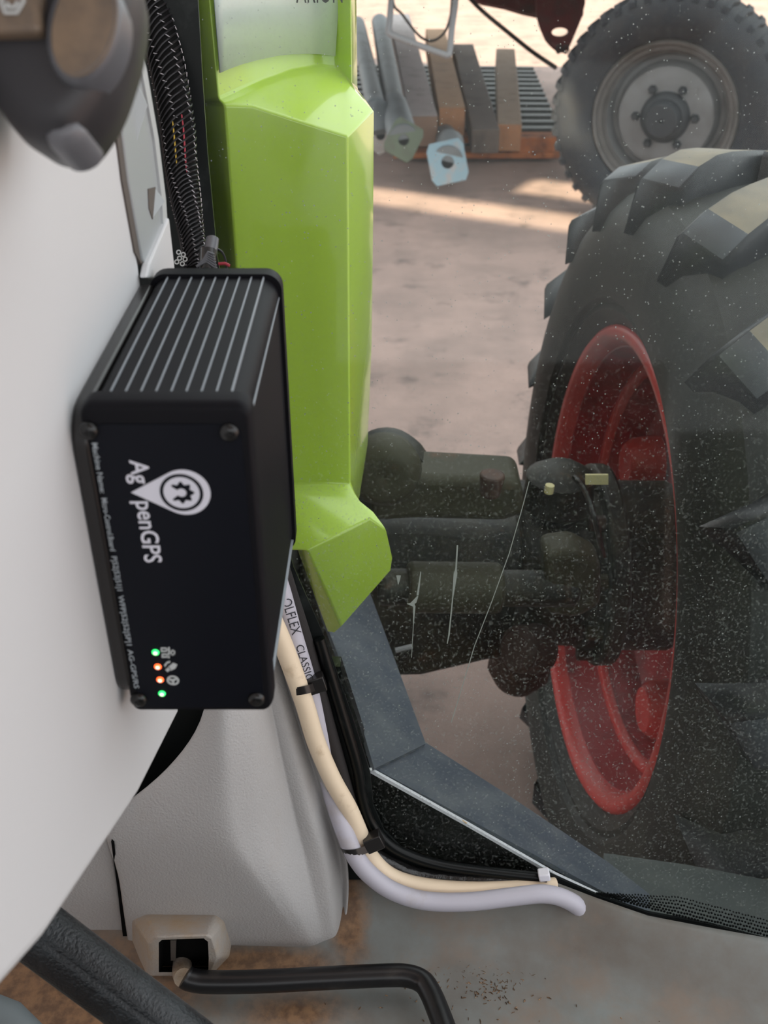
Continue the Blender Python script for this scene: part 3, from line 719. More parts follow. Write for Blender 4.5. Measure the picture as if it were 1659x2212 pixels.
# lower kick
gv('P', 664, 1190, .83); gv('Q', 800, 1119, .865); gv('q1', 770, 1077, .895); gv('q2', 806, 1106, .875); gv('q3', 833, 1142, .868); gv('R', 847, 1205, .868); gv('R1', 843, 1232, .868); gv('S', 738, 1352, .862); gv('T', 722, 1366, .862); gv('T0', 708, 1364, .870)
gv('W', 640, 1180, .85); gv('W0', 590, 1150, .86); gv('P0', 600, 1188, .84)
mb = MB(); names = list(Vg); idx = {n: i for i, n in enumerate(names)}
faces = [('A', 'A1', 'D', 'D0'), ('A1', 'A2', 'C1', 'D'), ('A2', 'B', 'C', 'C1'), ('LB', 'A', 'D0', 'LD'),
         ('h0', 'h1', 'A1', 'A'), ('h1', 'h2', 'A1'), ('h2', 'h3', 'A2', 'A1'), ('h3', 'h4', 'A2'), ('h4', 'h5', 'B', 'A2'), ('h5', 'h6', 'B'), ('h6', 'h7', 'K', 'B'),
         ('B', 'K', 'K1'), ('B', 'K1', 'K2', 'C'), ('C', 'K2', 'K3'), ('C', 'K3', 'K4', 'q1'),
         ('LB', 'h0', 'A'), ('t0', 't1', 'h1', 'h0'), ('t1', 't2', 'h2', 'h1'), ('t2', 't3', 'h3', 'h2'), ('t3', 't4', 'h4', 'h3'), ('t4', 't5', 'h5', 'h4'), ('t5', 't6', 'h6', 'h5'), ('t6', 't7', 'h7', 'h6'), ('L0', 't0', 'h0', 'LB'), ('t7', 'e0', 'e1', 'h7'), ('h7', 'e1', 'K'),
         ('D', 'C1', 'Q', 'P'), ('C1', 'C', 'q1', 'q2', 'Q'), ('D0', 'D', 'P', 'P0'), ('P', 'Q', 'q3', 'R', 'R1', 'S'), ('Q', 'q2', 'q3'), ('P0', 'P', 'W'), ('W', 'P', 'S', 'T', 'T0'), ('LD', 'D0', 'P0', 'W0'), ('W0', 'P0', 'W')]
mb.add([Vg[n] for n in names], [[idx[n] for n in f] for f in faces])
shell = mb.build('cover_shell', M['green'], gc, smooth=0, bevel=0.0045, seg=4)
for p in shell.data.polygons: p.use_smooth = True
# decal
db = [(474, 157), (490, 150), (520, 139), (545, 132), (570, 126), (600, 120), (630, 117), (660, 116), (690, 117), (724, 121)]
dt = [(449, -160), (465, -160), (495, -160), (520, -160), (546, -160), (577, -160), (608, -160), (640, -160), (671, -160), (742, -160)]
mb = MB(); off_ = 0.004
mb.loft([[onY(x, y, hY(x)-off_) for x, y in db], [onY(x, y, hY(b[0])-off_) for (x, y), b in zip(dt, db)]], closed=False, caps=False)
dec = mb.build('decal', M['decal'], gc, smooth=60, solid=0.001)
text_mesh('ARION', onY(640, 6, min(hY(650), hY(735))-0.0065), RT, Vector((0, 0, 1)), 0.040, 0.020, M['decal_text'], 'decal_lettering', gc)
mb = MB(); mb.prism([onY(x, y, .995) for x, y in ((742, -160), (747, -160), (741, 150), (734, 160))], (0, 0.002, 0)); mb.build('seam', M['decal_text'], dec, smooth=0) if False else None

mb = MB(); mb.box((-0.27, 0.86, 0.9), (-0.176, 1.02, 1.75)); o = mb.build('bevel_shade_post', M['frit'], smooth=0, bevel=0.01); tag(o, kind='structure')  # post added outside to shade the green cover's left bevel
# ================================================================== SLATE PLATES outside the pane
pa = empty('slate_plate', onG(800, 1480, 0.02), 'dusty slate grey plate sloping down from under the green cover', 'plate')
def plane3(a, b, c):
    n = (b-a).cross(c-a).normalized()
    return (n if n.y > 0 else -n)
p0, p1, p2 = onG(803, 1667, 0.014), onG(1400, 1988, 0.014), onG(917, 1612, 0.13)
pn = plane3(p0, p1, p2)
def onP(x, y, off=0.0):
    r = ray(x, y); return C0 + r*((p0+pn*off-C0).dot(pn)/r.dot(pn))
q0, q1, q2 = p0+pn*0.004, p2+pn*0.004, onY(697, 1345, 0.905)
qn = plane3(q0, q1, q2)
def onQ(x, y):
    r = ray(x, y); return C0 + r*((q0-C0).dot(qn)/r.dot(qn))
mb = MB(); mb.prism([onQ(x, y) for x, y in ((672, 1262), (785, 1262), (800, 1297), (915, 1613), (803, 1668), (755, 1500), (697, 1345))], qn*0.004); mb.build('plate_sheet', M['plate'], pa, smooth=0)
pb = empty('slate_plate', onG(1000, 1700, 0.02), 'slate grey plate with a bright lower edge running down to the window sill', 'plate')
mb = MB(); mb.prism([onP(x, y) for x, y in ((803, 1667), (917, 1612), (1090, 1722), (1310, 1870), (1420, 1955), (1400, 1988), (1195, 1878), (1010, 1778))], pn*0.004); mb.build('plate_sheet', M['plate'], pb, smooth=0)
mb = MB(); mb.prism([onG(x, y, 0.005) for x, y in ((798, 1664), (803, 1664), (1012, 1781), (1200, 1889), (1398, 1982), (1398, 1986), (1198, 1894.5), (1011, 1787), (800, 1670))], GL_N*0.004); mb.build('bright_edge', M['edge'], pb, smooth=0)
mb = MB(); mb.prism([onP(x, y, -0.002) for x, y in ((798, 1664), (803, 1668), (918, 1613), (917, 1610))], pn*0.003); mb.build('upper_edge', M['dried'], pb, smooth=0)

# ================================================================== LOWER LEFT PLASTIC COVER
tr = empty('pillar_cover', onZ(500, 2050, FZ), 'grained grey plastic pillar cover standing on the cab floor', 'pillar cover')
rows_px = [
    (1330, [(470, .645), (500, .640), (525, .642), (548, .655), (570, .655), (592, .668)]),
    (1410, [(462, .62), (490, .612), (525, .617), (556, .636), (580, .638), (610, .655)]),
    (1540, [(452, .60), (484, .588), (540, .598), (585, .622), (612, .621), (654, .640)]),
    (1620, [(402, .588), (482, .575), (545, .587), (600, .613), (634, .611), (684, .633)]),
    (1700, [(322, .578), (482, .565), (548, .577), (618, .604), (655, .602), (712, .625)]),
    (1760, [(225, .570), (484, .557), (552, .570), (633, .598), (670, .594), (730, .618)]),
    (1815, [(225, .563), (492, .551), (556, .562), (645, .589), (690, .585), (748, .610)]),
    (1870, [(252, .559), (530, .548), (580, .556), (658, .578), (705, .576), (757, .603)]),
    (1930, [(259, .558), (575, .548), (615, .553), (672, .567), (712, .567), (758, .595)]),
    (1990, [(267, .557), (620, .550), (650, .552), (688, .559), (720, .561), (752, .585)]),
    (2040, [(274, .557), (650, .553), (675, .553), (700, .556), (720, .559), (736, .572)]),
    (2062, [(278, .557), (640, .554), (668, .554), (690, .556), (705, .559), (716, .566)])]
mb = MB(); rings = []
for y, row in rows_px:
    r = []
    for k in range(len(row)-1):
        for f in (0, 1/3, 2/3):
            (x0, Y0), (x1, Y1) = row[k], row[k+1]
            r.append(onY(x0+(x1-x0)*f, y, Y0+(Y1-Y0)*f))
    pe = onG(row[-1][0], y, -0.022); q_ = onY(row[-1][0], y, row[-1][1]); r.append(pe if pe.y < q_.y else q_); rings.append(r)
mb.loft(rings, closed=False, caps=False)
mb.build('cover_shell', M['trimgrey'], tr, smooth=80, solid=0.004, sub=2)
# pedal housing with its slot
bk = [(285, 2108), (283, 1985), (312, 1970), (470, 1966), (490, 1980), (503, 2030), (512, 2066), (470, 2112)]
ft = [(322, 2108), (322, 2040), (338, 2024), (448, 2020), (458, 2026), (466, 2050), (470, 2068), (452, 2108)]
slt = [(343, 2100), (343, 2036), (350, 2030), (440, 2027), (449, 2034), (450, 2050), (451, 2070), (450, 2100)]
mb = MB(); mb.loft([[onY(x, y, .556) for x, y in bk], [onY(x, y, .520) for x, y in ft], [onY(x, y, .520) for x, y in slt]], caps=False)
ph = mb.build('pedal_housing', M['trimdust'], tr, smooth=20, bevel=0.002, seg=3); tag(ph, 'dusty tan housing with a dark slot')
mb = MB(); mb.loft([[onY(x, y, .5205) for x, y in slt], [onY(x, y, .5205)+Vector((0, 0.012, -0.010)) for x, y in slt]], caps=False)
mb.f.append([8+j for j in range(8)]); mb.m.append(0); mb.build('pedal_slot', M['blackgap'], ph, smooth=0)
mb = MB(); mb.prism([onY(x, y, .528) for x, y in ((368, 2032), (380, 2032), (379, 2075), (369, 2075))], (0, 0.003, 0)); mb.build('slot_bar', M['groove'], ph, smooth=0)
# left lower panel
lpn = empty('lower_panel', onZ(200, 2040, FZ), 'plain grey lower panel left of the pillar cover, behind the black tube', 'panel')
mb = MB(); mb.prism([onY(x, y, .562) for x, y in ((0, 1700), (236, 1700), (243, 1826), (257, 1925), (276, 2064), (0, 2064))], (0, 0.012, 0)); mb.build('panel_sheet', M['trimgrey'], lpn, smooth=30, bevel=0.002)
mb = MB(); mb.prism([onY(x, y, .5575) for x, y in ((240, 1818), (246, 1822), (263, 1930), (282, 2064), (270, 2064), (255, 1930))], (0, 0.006, 0)); mb.build('panel_gap', M['blackgap'], lpn, smooth=0)

# ================================================================== CABLES
def cable(name, label, cat, path, r, m, n=14, k=8):
    mb = MB(); mb.tube(spline(path, k), r, n); o = mb.build(name, M[m]); tag(o, label, cat); return o
RC = 0.0078
GO = lambda pts: [onG(x, y, o_) for x, y, o_ in pts]
bp_ = [(560, 1280, -.034), (598, 1360, -.032), (626, 1430, -.030), (658, 1520, -.028), (682, 1600, -.026), (716, 1680, -.024), (752, 1745, -.022), (776, 1800, -.021), (792, 1840, -.021), (830, 1884, -.021), (880, 1908, -.021), (960, 1921, -.021), (1050, 1924, -.020), (1140, 1918, -.014), (1200, 1915, -.010)]
cable('beige_hose', 'beige hose strapped beside the pillar cover and along the sill', 'hose', GO(bp_), RC, 'beige')
gp_ = [(575, 1180, -.016), (606, 1270, -.016), (634, 1370, -.015), (663, 1470, -.015), (690, 1570, -.012), (706, 1660, -.012), (722, 1730, -.018), (746, 1800, -.028), (768, 1850, -.034), (800, 1890, -.037), (850, 1925, -.038), (920, 1946, -.037), (1010, 1948, -.035), (1100, 1938, -.031), (1165, 1931, -.028), (1205, 1936, -.026), (1240, 1952, -.024), (1256, 1970, -.022), (1263, 1988, -.016)]
gh = cable('grey_cable', 'pale grey printed cable lying along the sill below the beige hose', 'cable', GO(gp_), RC*1.02, 'greyhose')
# printing on the grey cable
pa_, pb_ = onG(613, 1292, -.0155), onG(662, 1455, -.015)
nrm = (C0-(pa_+pb_)/2).normalized(); dirc = (pb_-pa_).normalized(); up_ = dirc.cross(nrm)*-1
off = nrm*RC*1.10 - up_*RC*0.12
text_mesh('OLFLEX', onG(611, 1297, -.0158)+off, dirc, up_, (onG(611, 1297, -.0158)-onG(633, 1372, -.0152)).length, RC*1.0, M['ink'], 'cable_lettering', gh)
text_mesh('CLASSIC', onG(641, 1395, -.0152)+off, dirc, up_, (onG(641, 1395, -.0152)-onG(664, 1470, -.015)).length, RC*0.8, M['ink'], 'cable_lettering', gh)
cable('taped_strip', 'black cloth taped cable bundle beside the beige hose', 'cable', GO(((600, 1200, -.011), (628, 1290, -.011), (663, 1400, -.010), (690, 1500, -.010), (714, 1590, -.010), (742, 1690, -.010), (762, 1760, -.010), (780, 1830, -.010))), 0.0066, 'foam')
cable('taped_loom', 'shiny black taped cable loom along the bottom of the window', 'cable', GO(((800, 1840, -.010), (850, 1868, -.010), (905, 1890, -.010), (990, 1899, -.009), (1080, 1900, -.009), (1172, 1899, -.008))), 0.0062, 'tape')
cable('sill_trim', 'black rubber sill trim strip below the bright plate edge', 'trim strip', GO(((1165, 1903, -.010), (1200, 1918, -.009), (1270, 1946, -.008), (1340, 1968, -.007), (1400, 1985, -.006), (1520, 2014, -.006), (1660, 2045, -.006), (1800, 2080, -.006))), 0.0042, 'tape')
mb = MB(); c = onG(1177, 1893, -.016); mb.box((-0.0055, -0.003, -0.004), (0.0045, 0.006, 0.0048), Matrix.Translation(c) @ Matrix.Rotation(math.radians(-12), 4, 'Y')); o = mb.build('metal_clip', M['edge'], bevel=0.0012); tag(o, 'small silver metal clip at the corner of the bright plate edge', 'clip')
# cable ties
def tie(label, c, dirv, pa, pb, head):
    t = empty('cable_tie', c, label, 'cable tie', 'cable ties')
    mb = MB(); ax = dirv.normalized()
    # strap: stadium loop around both cables
    ctr = (pa+pb)/2; u = (pb-pa); Lh = u.length/2; u.normalize(); v_ = ax.cross(u).normalized(); R_ = RC*1.16
    loop = []
    for k in range(13):
        a = -math.pi/2+math.pi*k/12; loop.append(ctr+u*(Lh+R_*math.cos(a))+v_*R_*math.sin(a))
    for k in range(13):
        a = math.pi/2+math.pi*k/12; loop.append(ctr+u*(-Lh+R_*math.cos(a))+v_*R_*math.sin(a))
    w2 = ax*0.0036; rings = []
    n_ = len(loop)
    o1 = [p-w2 for p in loop]; o2 = [p+w2 for p in loop]
    i1 = [ctr+(p-ctr)*0.93-w2 for p in loop]; i2 = [ctr+(p-ctr)*0.93+w2 for p in loop]
    mb.loft([o1, o2, i2, i1, o1], caps=False)
    mb.build('tie_strap', M['tie'], t, smooth=50)
    hd = empty  # head block
    mb = MB(); X = (head-ctr).normalized(); Z = ax; Yv = Z.cross(X).normalized(); X = Yv.cross(Z)
    Mx = Matrix((X, Yv, Z)).transposed().to_4x4(); Mx.translation = head
    mb.box((-0.008, -0.0062, -0.0066), (0.0075, 0.0062, 0.0066), Mx); h_ = mb.build('tie_head', M['tie'], t, bevel=0.0009, seg=3)
    mb = MB(); mb.box((0.0, -0.0066, -0.0030), (0.0050, -0.0058, 0.0020), Mx); mb.build('tie_opening', M['hole'], h_, smooth=0)
    return t
c1a, c1b = onG(652, 1489, -.0285), onG(668, 1482, -.0155)
tie('black cable tie around the beige hose beside the slate plate, upper of two', (c1a+c1b)/2, onG(682, 1570, -.03)-onG(640, 1450, -.03), c1a, c1b, onG(683, 1476, -.021))
c2a, c2b = onG(762, 1837, -.032), onG(788, 1828, -.022)
tie('black cable tie around both hoses near the sill, lower of two', (c2a+c2b)/2, onG(800, 1862, -.026)-onG(762, 1790, -.026), c2a, c2b, onG(808, 1817, -.026))

# ================================================================== PEDAL ROD AND BLACK TUBE
rod = empty('pedal_rod', onZ(640, 2118, FZ+0.02), 'bent black pedal rod coming out of the slotted housing over the floor', 'rod')
pr_ = [onZ(x, y, z) for x, y, z in ((400, 2110, FZ+0.030), (412, 2116, FZ+0.028), (450, 2121, FZ+0.026), (560, 2120, FZ+0.026), (700, 2113, FZ+0.026), (830, 2107, FZ+0.026), (880, 2108, FZ+0.026), (912, 2120, FZ+0.026), (930, 2145, FZ+0.027), (945, 2180, FZ+0.028), (962, 2225, FZ+0.030), (985, 2290, FZ+0.034))]
mb = MB(); mb.tube(spline(pr_, 6), 0.0092, 16); mb.build('rod_bar', mat('rod_black', (0.006, 0.006, 0.007), 0.34, dirt=((0.025, 0.022, 0.02), 40, 0.58, 0.75)), rod, smooth=60)
mb = MB(); mb.tube([onY(396, 2048, .545), onY(394, 2070, .538), onY(393, 2100, .522), onY(396, 2112, .512)], [0.005, 0.0078, 0.0086, 0.0080], 14); e_ = mb.build('rod_end', M['trimdust'], rod, smooth=60); tag(e_, 'dusty tan rod end in the slot')
tb = empty('black_tube', at(240, 2110, 0.62), 'thick grained black tube crossing the lower left corner', 'tube')
mtube = mat('grained_black', (0.010, 0.012, 0.014), 0.30, spec=0.5, bump=('noise', 520, 0.9, 0.0010), dirt=((0.03, 0.037, 0.042), 30, 0.5, 0.75))
A_, B_ = at(60, 2000, 0.60), at(520, 2345, 0.60)
ax = (B_-A_).normalized(); u_ = ax.cross(FW).normalized(); v_ = ax.cross(u_)
if v_.dot(FW) > 0: v_ = -v_
if u_.dot(UP) < 0: u_ = -u_
def tprof(s, f): return None
ringp = [(-1.0, -0.2), (-0.85, 0.32), (-0.45, 0.62), (-0.05, 0.74), (0.18, 0.78), (0.28, 0.70), (0.40, 0.74), (0.62, 0.66), (0.88, 0.36), (1.0, -0.1), (0.6, -0.8), (-0.6, -0.8)]
rings = []
for f, s in ((-0.2, 1.05), (0.0, 1.0), (0.35, 0.98), (0.7, 0.96), (1.0, 0.94)):
    c = A_.lerp(B_, f); rings.append([c+(u_*a*0.0205+v_*b*0.0205)*s for a, b in ringp])
mb = MB(); mb.loft(rings); mb.build('tube_body', mtube, tb, smooth=80, sub=2)
mb = MB(); c = at(10, 2215, .70); mb.tube([at(-60, 2170, .72), at(20, 2200, .72), at(80, 2260, .72)], 0.012, 14); o = mb.build('pedal_pad', mat('pad_bluegrey', (0.16, 0.19, 0.20), 0.6)); tag(o, 'small blue grey rounded pad at the bottom left corner of the floor', 'pad')

# chaff on the floor
mb = MB()
def bit(p, L, wv, a, hgt):
    d = Vector((math.cos(a), math.sin(a), 0)); n_ = Vector((-d.y, d.x, 0))
    mb.loft([[p-d*L-n_*wv*0.5, p-d*L+n_*wv*0.5, p-d*L+Vector((0, 0, hgt))], [p-n_*wv, p+n_*wv, p+Vector((0, 0, hgt*1.6))], [p+d*L-n_*wv*0.3+n_*L*0.25, p+d*L+n_*wv*0.3+n_*L*0.25, p+d*L+n_*L*0.25+Vector((0, 0, hgt))]])
for i in range(240):
    if i < 150: px, py = random.gauss(1050, 55), random.gauss(2125, 32)
    elif i < 185: px, py = random.gauss(870, 22), random.gauss(2022, 16)
    elif i < 205: px, py = random.gauss(965, 12), random.gauss(2062, 6)
    else: px, py = random.uniform(700, 1650), random.uniform(2060, 2210)
    if i == 0: px, py = 1108, 2187
    p = onZ(px, py, FZ+0.0002)
    bit(p, random.uniform(0.0006, 0.0022), random.uniform(0.0003, 0.0007), random.uniform(0, 6.28), random.uniform(0.0003, 0.0008))
o = mb.build('floor_chaff', M['chaff'], smooth=0); tag(o, 'scatter of brown chaff crumbs on the grey cab floor', 'chaff', kind='stuff')
mb = MB(); p = onG(1004, 1773, -0.003); mb.loft([[p+RT*-0.0028+UP*0.0016, p+UP*0.0004+RT*-0.001, p+RT*-0.002+FW*-0.0008], [p+RT*0.0026-UP*0.0020, p+RT*0.001-UP*0.0026, p+RT*0.002-UP*0.002-FW*0.0006]]); o = mb.build('husk', M['straw'], smooth=0); tag(o, 'single pale grain husk stuck above the bright plate edge', 'husk')

# ================================================================== FRONT WHEEL
WC = Vector((0.359, 1.366, CAMZ-0.969))
fw = empty('front_wheel', WC, 'large lugged tractor front wheel with a red rim', 'wheel', rot=(0, 0.047, 0.047))
ty = [(0.03, 0.366), (0.004, 0.383), (-0.010, 0.398), (-0.022, 0.415), (-0.020, 0.425), (-0.030, 0.432), (-0.036, 0.455), (-0.038, 0.49), (-0.034, 0.53), (-0.022, 0.562), (-0.004, 0.585), (0.03, 0.598), (0.10, 0.606), (0.19, 0.609), (0.28, 0.606), (0.35, 0.598), (0.385, 0.585), (0.41, 0.55), (0.42, 0.49), (0.40, 0.42), (0.36, 0.375)]
mb = MB(); mb.lathe(ty, 96); tyre = mb.build('tyre', M['tyre'], fw, smooth=30, local=True)
def lug_mesh(side):
    mb = MB(); rings = []; N = 8
    for k in range(N+1):
        s = k/N
        a = (-0.014, 0.014, 0.045)[k] if k < 3 else 0.045+(k-2)/(N-2)*0.175; ph = 0.30*s**1.15
        hw = 0.037*(1.10-0.25*s)
        top = (0.612, 0.636, 0.648)[k] if k < 3 else 0.650
        lo = 0.535 if k == 0 else 0.575 if k == 1 else 0.592
        r_ = []
        for dphi, rho, inn in ((-1.25, lo, 0), (-0.95, top-0.008, 1), (-0.78, top, 1), (0.78, top, 1), (0.95, top-0.008, 1), (1.25, lo, 0)):
            aa = a + dphi*hw*-0.55
            an = ph + dphi*hw/0.62*0.85
            r_.append(Vector((aa if side > 0 else 0.38-aa, rho*math.sin(an), rho*math.cos(an))))
        rings.append(r_)
    for i in range(N):
        for j in range(5):
            b = len(mb.v); mb.v += [rings[i][j], rings[i][j+1], rings[i+1][j+1], rings[i+1][j]]
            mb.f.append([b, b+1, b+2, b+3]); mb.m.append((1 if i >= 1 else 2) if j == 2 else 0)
    for r_ in (rings[0], rings[-1]):
        b = len(mb.v); mb.v += r_; mb.f.append(list(range(b, b+6))); mb.m.append(0)
    return mb
NL = 19
for side in (1, -1):
    proto = None
    for k in range(NL):
        an = 2*math.pi*(k+(0.5 if side < 0 else 0.0))/NL + 0.05
        if proto is None:
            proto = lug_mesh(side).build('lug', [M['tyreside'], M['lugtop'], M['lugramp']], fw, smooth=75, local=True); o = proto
        else:
            o = proto.copy(); COL.objects.link(o)
        o.rotation_euler = (-an, 0, 0)
# rim
mb = MB(); mb.lathe([(0.012, 0.392), (-0.004, 0.391), (-0.011, 0.383), (-0.009, 0.372), (0.004, 0.362), (0.016, 0.358)], 96); mb.build('rim_flange', M['redlip'], fw, smooth=60, local=True)
mb = MB(); mb.lathe([(0.014, 0.362), (0.016, 0.356), (0.05, 0.348), (0.075, 0.340), (0.080, 0.322), (0.105, 0.312), (0.135, 0.306), (0.150, 0.28), (0.155, 0.22), (0.16, 0.15), (0.16, 0.02)], 96, caps=False); mb.build('rim_disc', M['red'], fw, smooth=40, local=True)
mb = MB(); mb.lathe([(0.073, 0.341), (0.068, 0.334), (0.072, 0.322), (0.082, 0.319)], 96); mb.build('rim_step', M['redlip'], fw, smooth=60, local=True)
for k in range(6):
    a = math.radians(60*k+18); mb = MB()
    mb.tube([Vector((0.15, 0.255*math.sin(a), 0.255*math.cos(a))), Vector((0.105, 0.255*math.sin(a), 0.255*math.cos(a))), Vector((0.09, 0.255*math.sin(a), 0.255*math.cos(a)))], [0.055, 0.05, 0.038], 14); mb.build('rim_lug', M['redlip'], fw, smooth=50, local=True)

# ================================================================== FRONT AXLE
AX = Vector((0.0, WC.y, WC.z))
fa = empty('front_axle', AX+Vector((0.05, 0, -0.2)), 'dark greasy front axle reaching from the left to the red rim', 'axle')
def cyl(p, q, r, m, name, n=24, bev=0.006):
    mb = MB(); mb.tube([p, q], r, n); return mb.build(name, M[m], fa, smooth=50, bevel=bev, seg=2)
mb = MB(); mb.loft([[AX+Vector((x, dy, dz)) for dy, dz in ((-h*.9, -h), (-h*1.0, h*.55), (-h*.6, h), (h*.7, h), (h, h*.4), (h*.8, -h))] for x, h in ((-0.125, .142), (-0.1, .138), (0.06, .135), (0.16, .118), (0.22, .110))]); mb.build('axle_beam', M['axle'], fa, smooth=30, bevel=0.015, seg=3)
cyl(AX+Vector((0.20, 0, 0.01)), AX+Vector((0.33, 0.006, 0.0)), 0.135, 'axle', 'hub_carrier', 32, 0.012)
cyl(AX+Vector((0.31, 0.006, 0.0)), AX+Vector((0.47, 0.01, -0.005)), 0.140, 'axle', 'hub_drum', 40, 0.012)
cyl(AX+Vector((0.335, 0.006, 0.0)), AX+Vector((0.365, 0.007, 0.0)), 0.166, 'axle', 'hub_flange', 40, 0.006)
for k in range(10):
    a = 2*math.pi*k/10+0.2; d = Vector((0, math.cos(a), math.sin(a)))*0.145
    cyl(AX+Vector((0.312, 0.006, 0))+d, AX+Vector((0.337, 0.006, 0))+d, 0.013, 'axle_brown' if k % 3 == 0 else 'axle_olive', 'hub_bolt', 6, 0.002)
mb = MB(); mb.tube([AX+Vector((0.268, -0.03, 0.14)), AX+Vector((0.268, -0.03, 0.19)), AX+Vector((0.268, -0.03, 0.205))], [0.055, 0.052, 0.030], 20); mb.build('king_pin', M['axle'], fa, smooth=50)
mb = MB(); mb.tube([AX+Vector((0.235, -0.05, -0.11)), AX+Vector((0.225, -0.06, -0.175)), AX+Vector((0.22, -0.06, -0.20))], [0.05, 0.052, 0.034], 20); mb.build('lower_pin', M['axle_brown'], fa, smooth=50)
mb = MB(); mb.lathe([(0, 0.001), (-0.010, 0.03), (0.0, 0.045), (0.02, 0.05), (0.04, 0.045)], 28, 'Y'); mb.v = [v+onY(830, 1030, 1.15) for v in mb.v]; mb.build('pivot_cap', M['axle_olive'], fa, smooth=60)
mb = MB(); mb.lathe([(-0.01, 0.045), (-0.01, 0.060), (0.03, 0.062), (0.06, 0.05)], 28, 'Y', caps=True); mb.v = [v+onY(835, 1035, 1.22) for v in mb.v]; mb.build('pivot_housing', M['axle'], fa, smooth=50)
mb = MB(); mb.prism([onY(x, y, 1.17) for x, y in ((800, 1015), (905, 1030), (1125, 1042), (1140, 1110), (1090, 1130), (900, 1125), (800, 1130))], (0, 0.08, 0.0)); mb.build('upper_casting', M['axle_olive'], fa, smooth=30, bevel=0.012, seg=3)
mb = MB(); mb.tube([onY(1064, 1024, 1.13), onY(1058, 1070, 1.13)], [0.017, 0.013], 14); mb.build('breather', M['axle_brown'], fa, smooth=50, bevel=0.003)
cyl(onY(820, 1268, 1.14), onY(1245, 1272, 1.17), 0.026, 'axle', 'steering_ram', 20)
cyl(onY(880, 1268, 1.135), onY(1080, 1270, 1.15), 0.036, 'axle_olive', 'ram_barrel', 22)
mb = MB(); mb.prism([onY(x, y, 1.15) for x, y in ((1175, 1200), (1240, 1190), (1300, 1220), (1300, 1310), (1250, 1340), (1180, 1330))], (0, 0.06, 0)); mb.build('steering_arm', M['axle_olive'], fa, smooth=30, bevel=0.012, seg=3)
mb = MB(); mb.tube([onY(1112, 1402, 1.19), onY(1170, 1400, 1.22)], [0.036, 0.04], 24); mb.build('ball_joint', M['axle_brown'], fa, smooth=50, bevel=0.01, seg=3)
mb = MB(); mb.prism([onY(x, y, 1.16) for x, y in ((838, 1290), (895, 1288), (870, 1300), (838, 1318))], (0, 0.03, 0)); mb.build('rust_bracket', M['axle_brown'], fa, smooth=0, bevel=0.003)
mb = MB(); mb.tube(spline([onY(1240, 1030, 1.16), onY(1262, 1056, 1.14), onY(1285, 1120, 1.12), onY(1296, 1170, 1.12), onY(1304, 1200, 1.14)], 6), 0.004, 8); mb.build('brake_hose', M['tie'], fa)
mb = MB(); mb.prism([onY(x, y, 1.11) for x, y in ((1265, 1026), (1314, 1026), (1314, 1047), (1265, 1047))], (0, 0.003, 0)); l_ = mb.build('type_plate', M['label_y'], fa, smooth=0); tag(l_, 'pale yellow tag')
mb = MB(); mb.tube([onY(1185, 1064, 1.12), onY(1188, 1048, 1.12)], 0.006, 10); mb.build('grease_cap', M['label_y'], fa)
mb = MB(); mb.tube([onY(855, 1405, 1.05), onY(890, 1396, 1.05)], 0.0035, 8); mb.build('bolt', M['pipe'], fa)
# tractor underbody behind the axle, left of it
mb = MB(); mb.loft([[Vector((x, y, z)) for x, z in ((-0.85, .50), (-0.20, .50), (-0.13, .62), (-0.13, 1.25), (-0.2, 1.35), (-0.85, 1.35))] for y in (1.10, 2.7)]); eng = mb.build('engine_block', M['axle'], smooth=30, bevel=0.02)

# ================================================================== TRAILER WHEEL AND FRAME
tw_d = 5.05
TWc = at(1438, 252, tw_d)
TR = 0.573; TWc.z = TR-0.004
ya = math.radians(24)
tw = empty('trailer_wheel', TWc, 'dark trailer wheel with grey six stud rim at the top right', 'wheel', rot=(0, 0, -ya))
tw.scale = (0.917, 0.917, 0.917)
def YL(prof): return prof
t2 = [(-0.03, .375), (-0.075, .392), (-0.105, .44), (-0.115, .50), (-0.10, .55), (-0.075, .585), (-0.03, .607), (0.06, .613), (0.20, .613), (0.26, .60), (0.29, .55), (0.28, .45), (0.22, .40)]
mb = MB(); mb.lathe(t2, 80, 'Y'); mb.build('tyre', M['tyre2'], tw, smooth=30, local=True)
proto = None
for k in range(46):
    a = 2*math.pi*k/46
    if proto is None:
        mb = MB(); mb.loft([[Vector((-0.018, -0.088, .572)), Vector((0.018, -0.088, .572)), Vector((0.016, -0.080, .600)), Vector((-0.016, -0.080, .600))],
                            [Vector((-0.018, -0.02, .60)), Vector((0.018, -0.02, .60)), Vector((0.016, -0.03, .628)), Vector((-0.016, -0.03, .628))],
                            [Vector((0.0, 0.07, .605)), Vector((0.036, 0.07, .605)), Vector((0.034, 0.07, .630)), Vector((0.002, 0.07, .630))],
                            [Vector((-0.02, 0.16, .605)), Vector((0.016, 0.16, .605)), Vector((0.014, 0.16, .630)), Vector((-0.018, 0.16, .630))],
                            [Vector((-0.018, 0.25, .590)), Vector((0.018, 0.25, .590)), Vector((0.016, 0.24, .62)), Vector((-0.016, 0.24, .62))]])
        proto = mb.build('tread_block', M['tyre2'], tw, smooth=30, local=True); o = proto
    else:
        o = proto.copy(); COL.objects.link(o)
    o.rotation_euler = (0, a, 0)
mb = MB(); mb.lathe([(-0.02, .392), (-0.068, .388), (-0.078, .378), (-0.072, .366), (-0.05, .358), (-0.046, .340), (-0.02, .330), (-0.01, .320)], 80, 'Y'); mb.build('rim_flange', M['rim2lip'], tw, smooth=40, local=True)
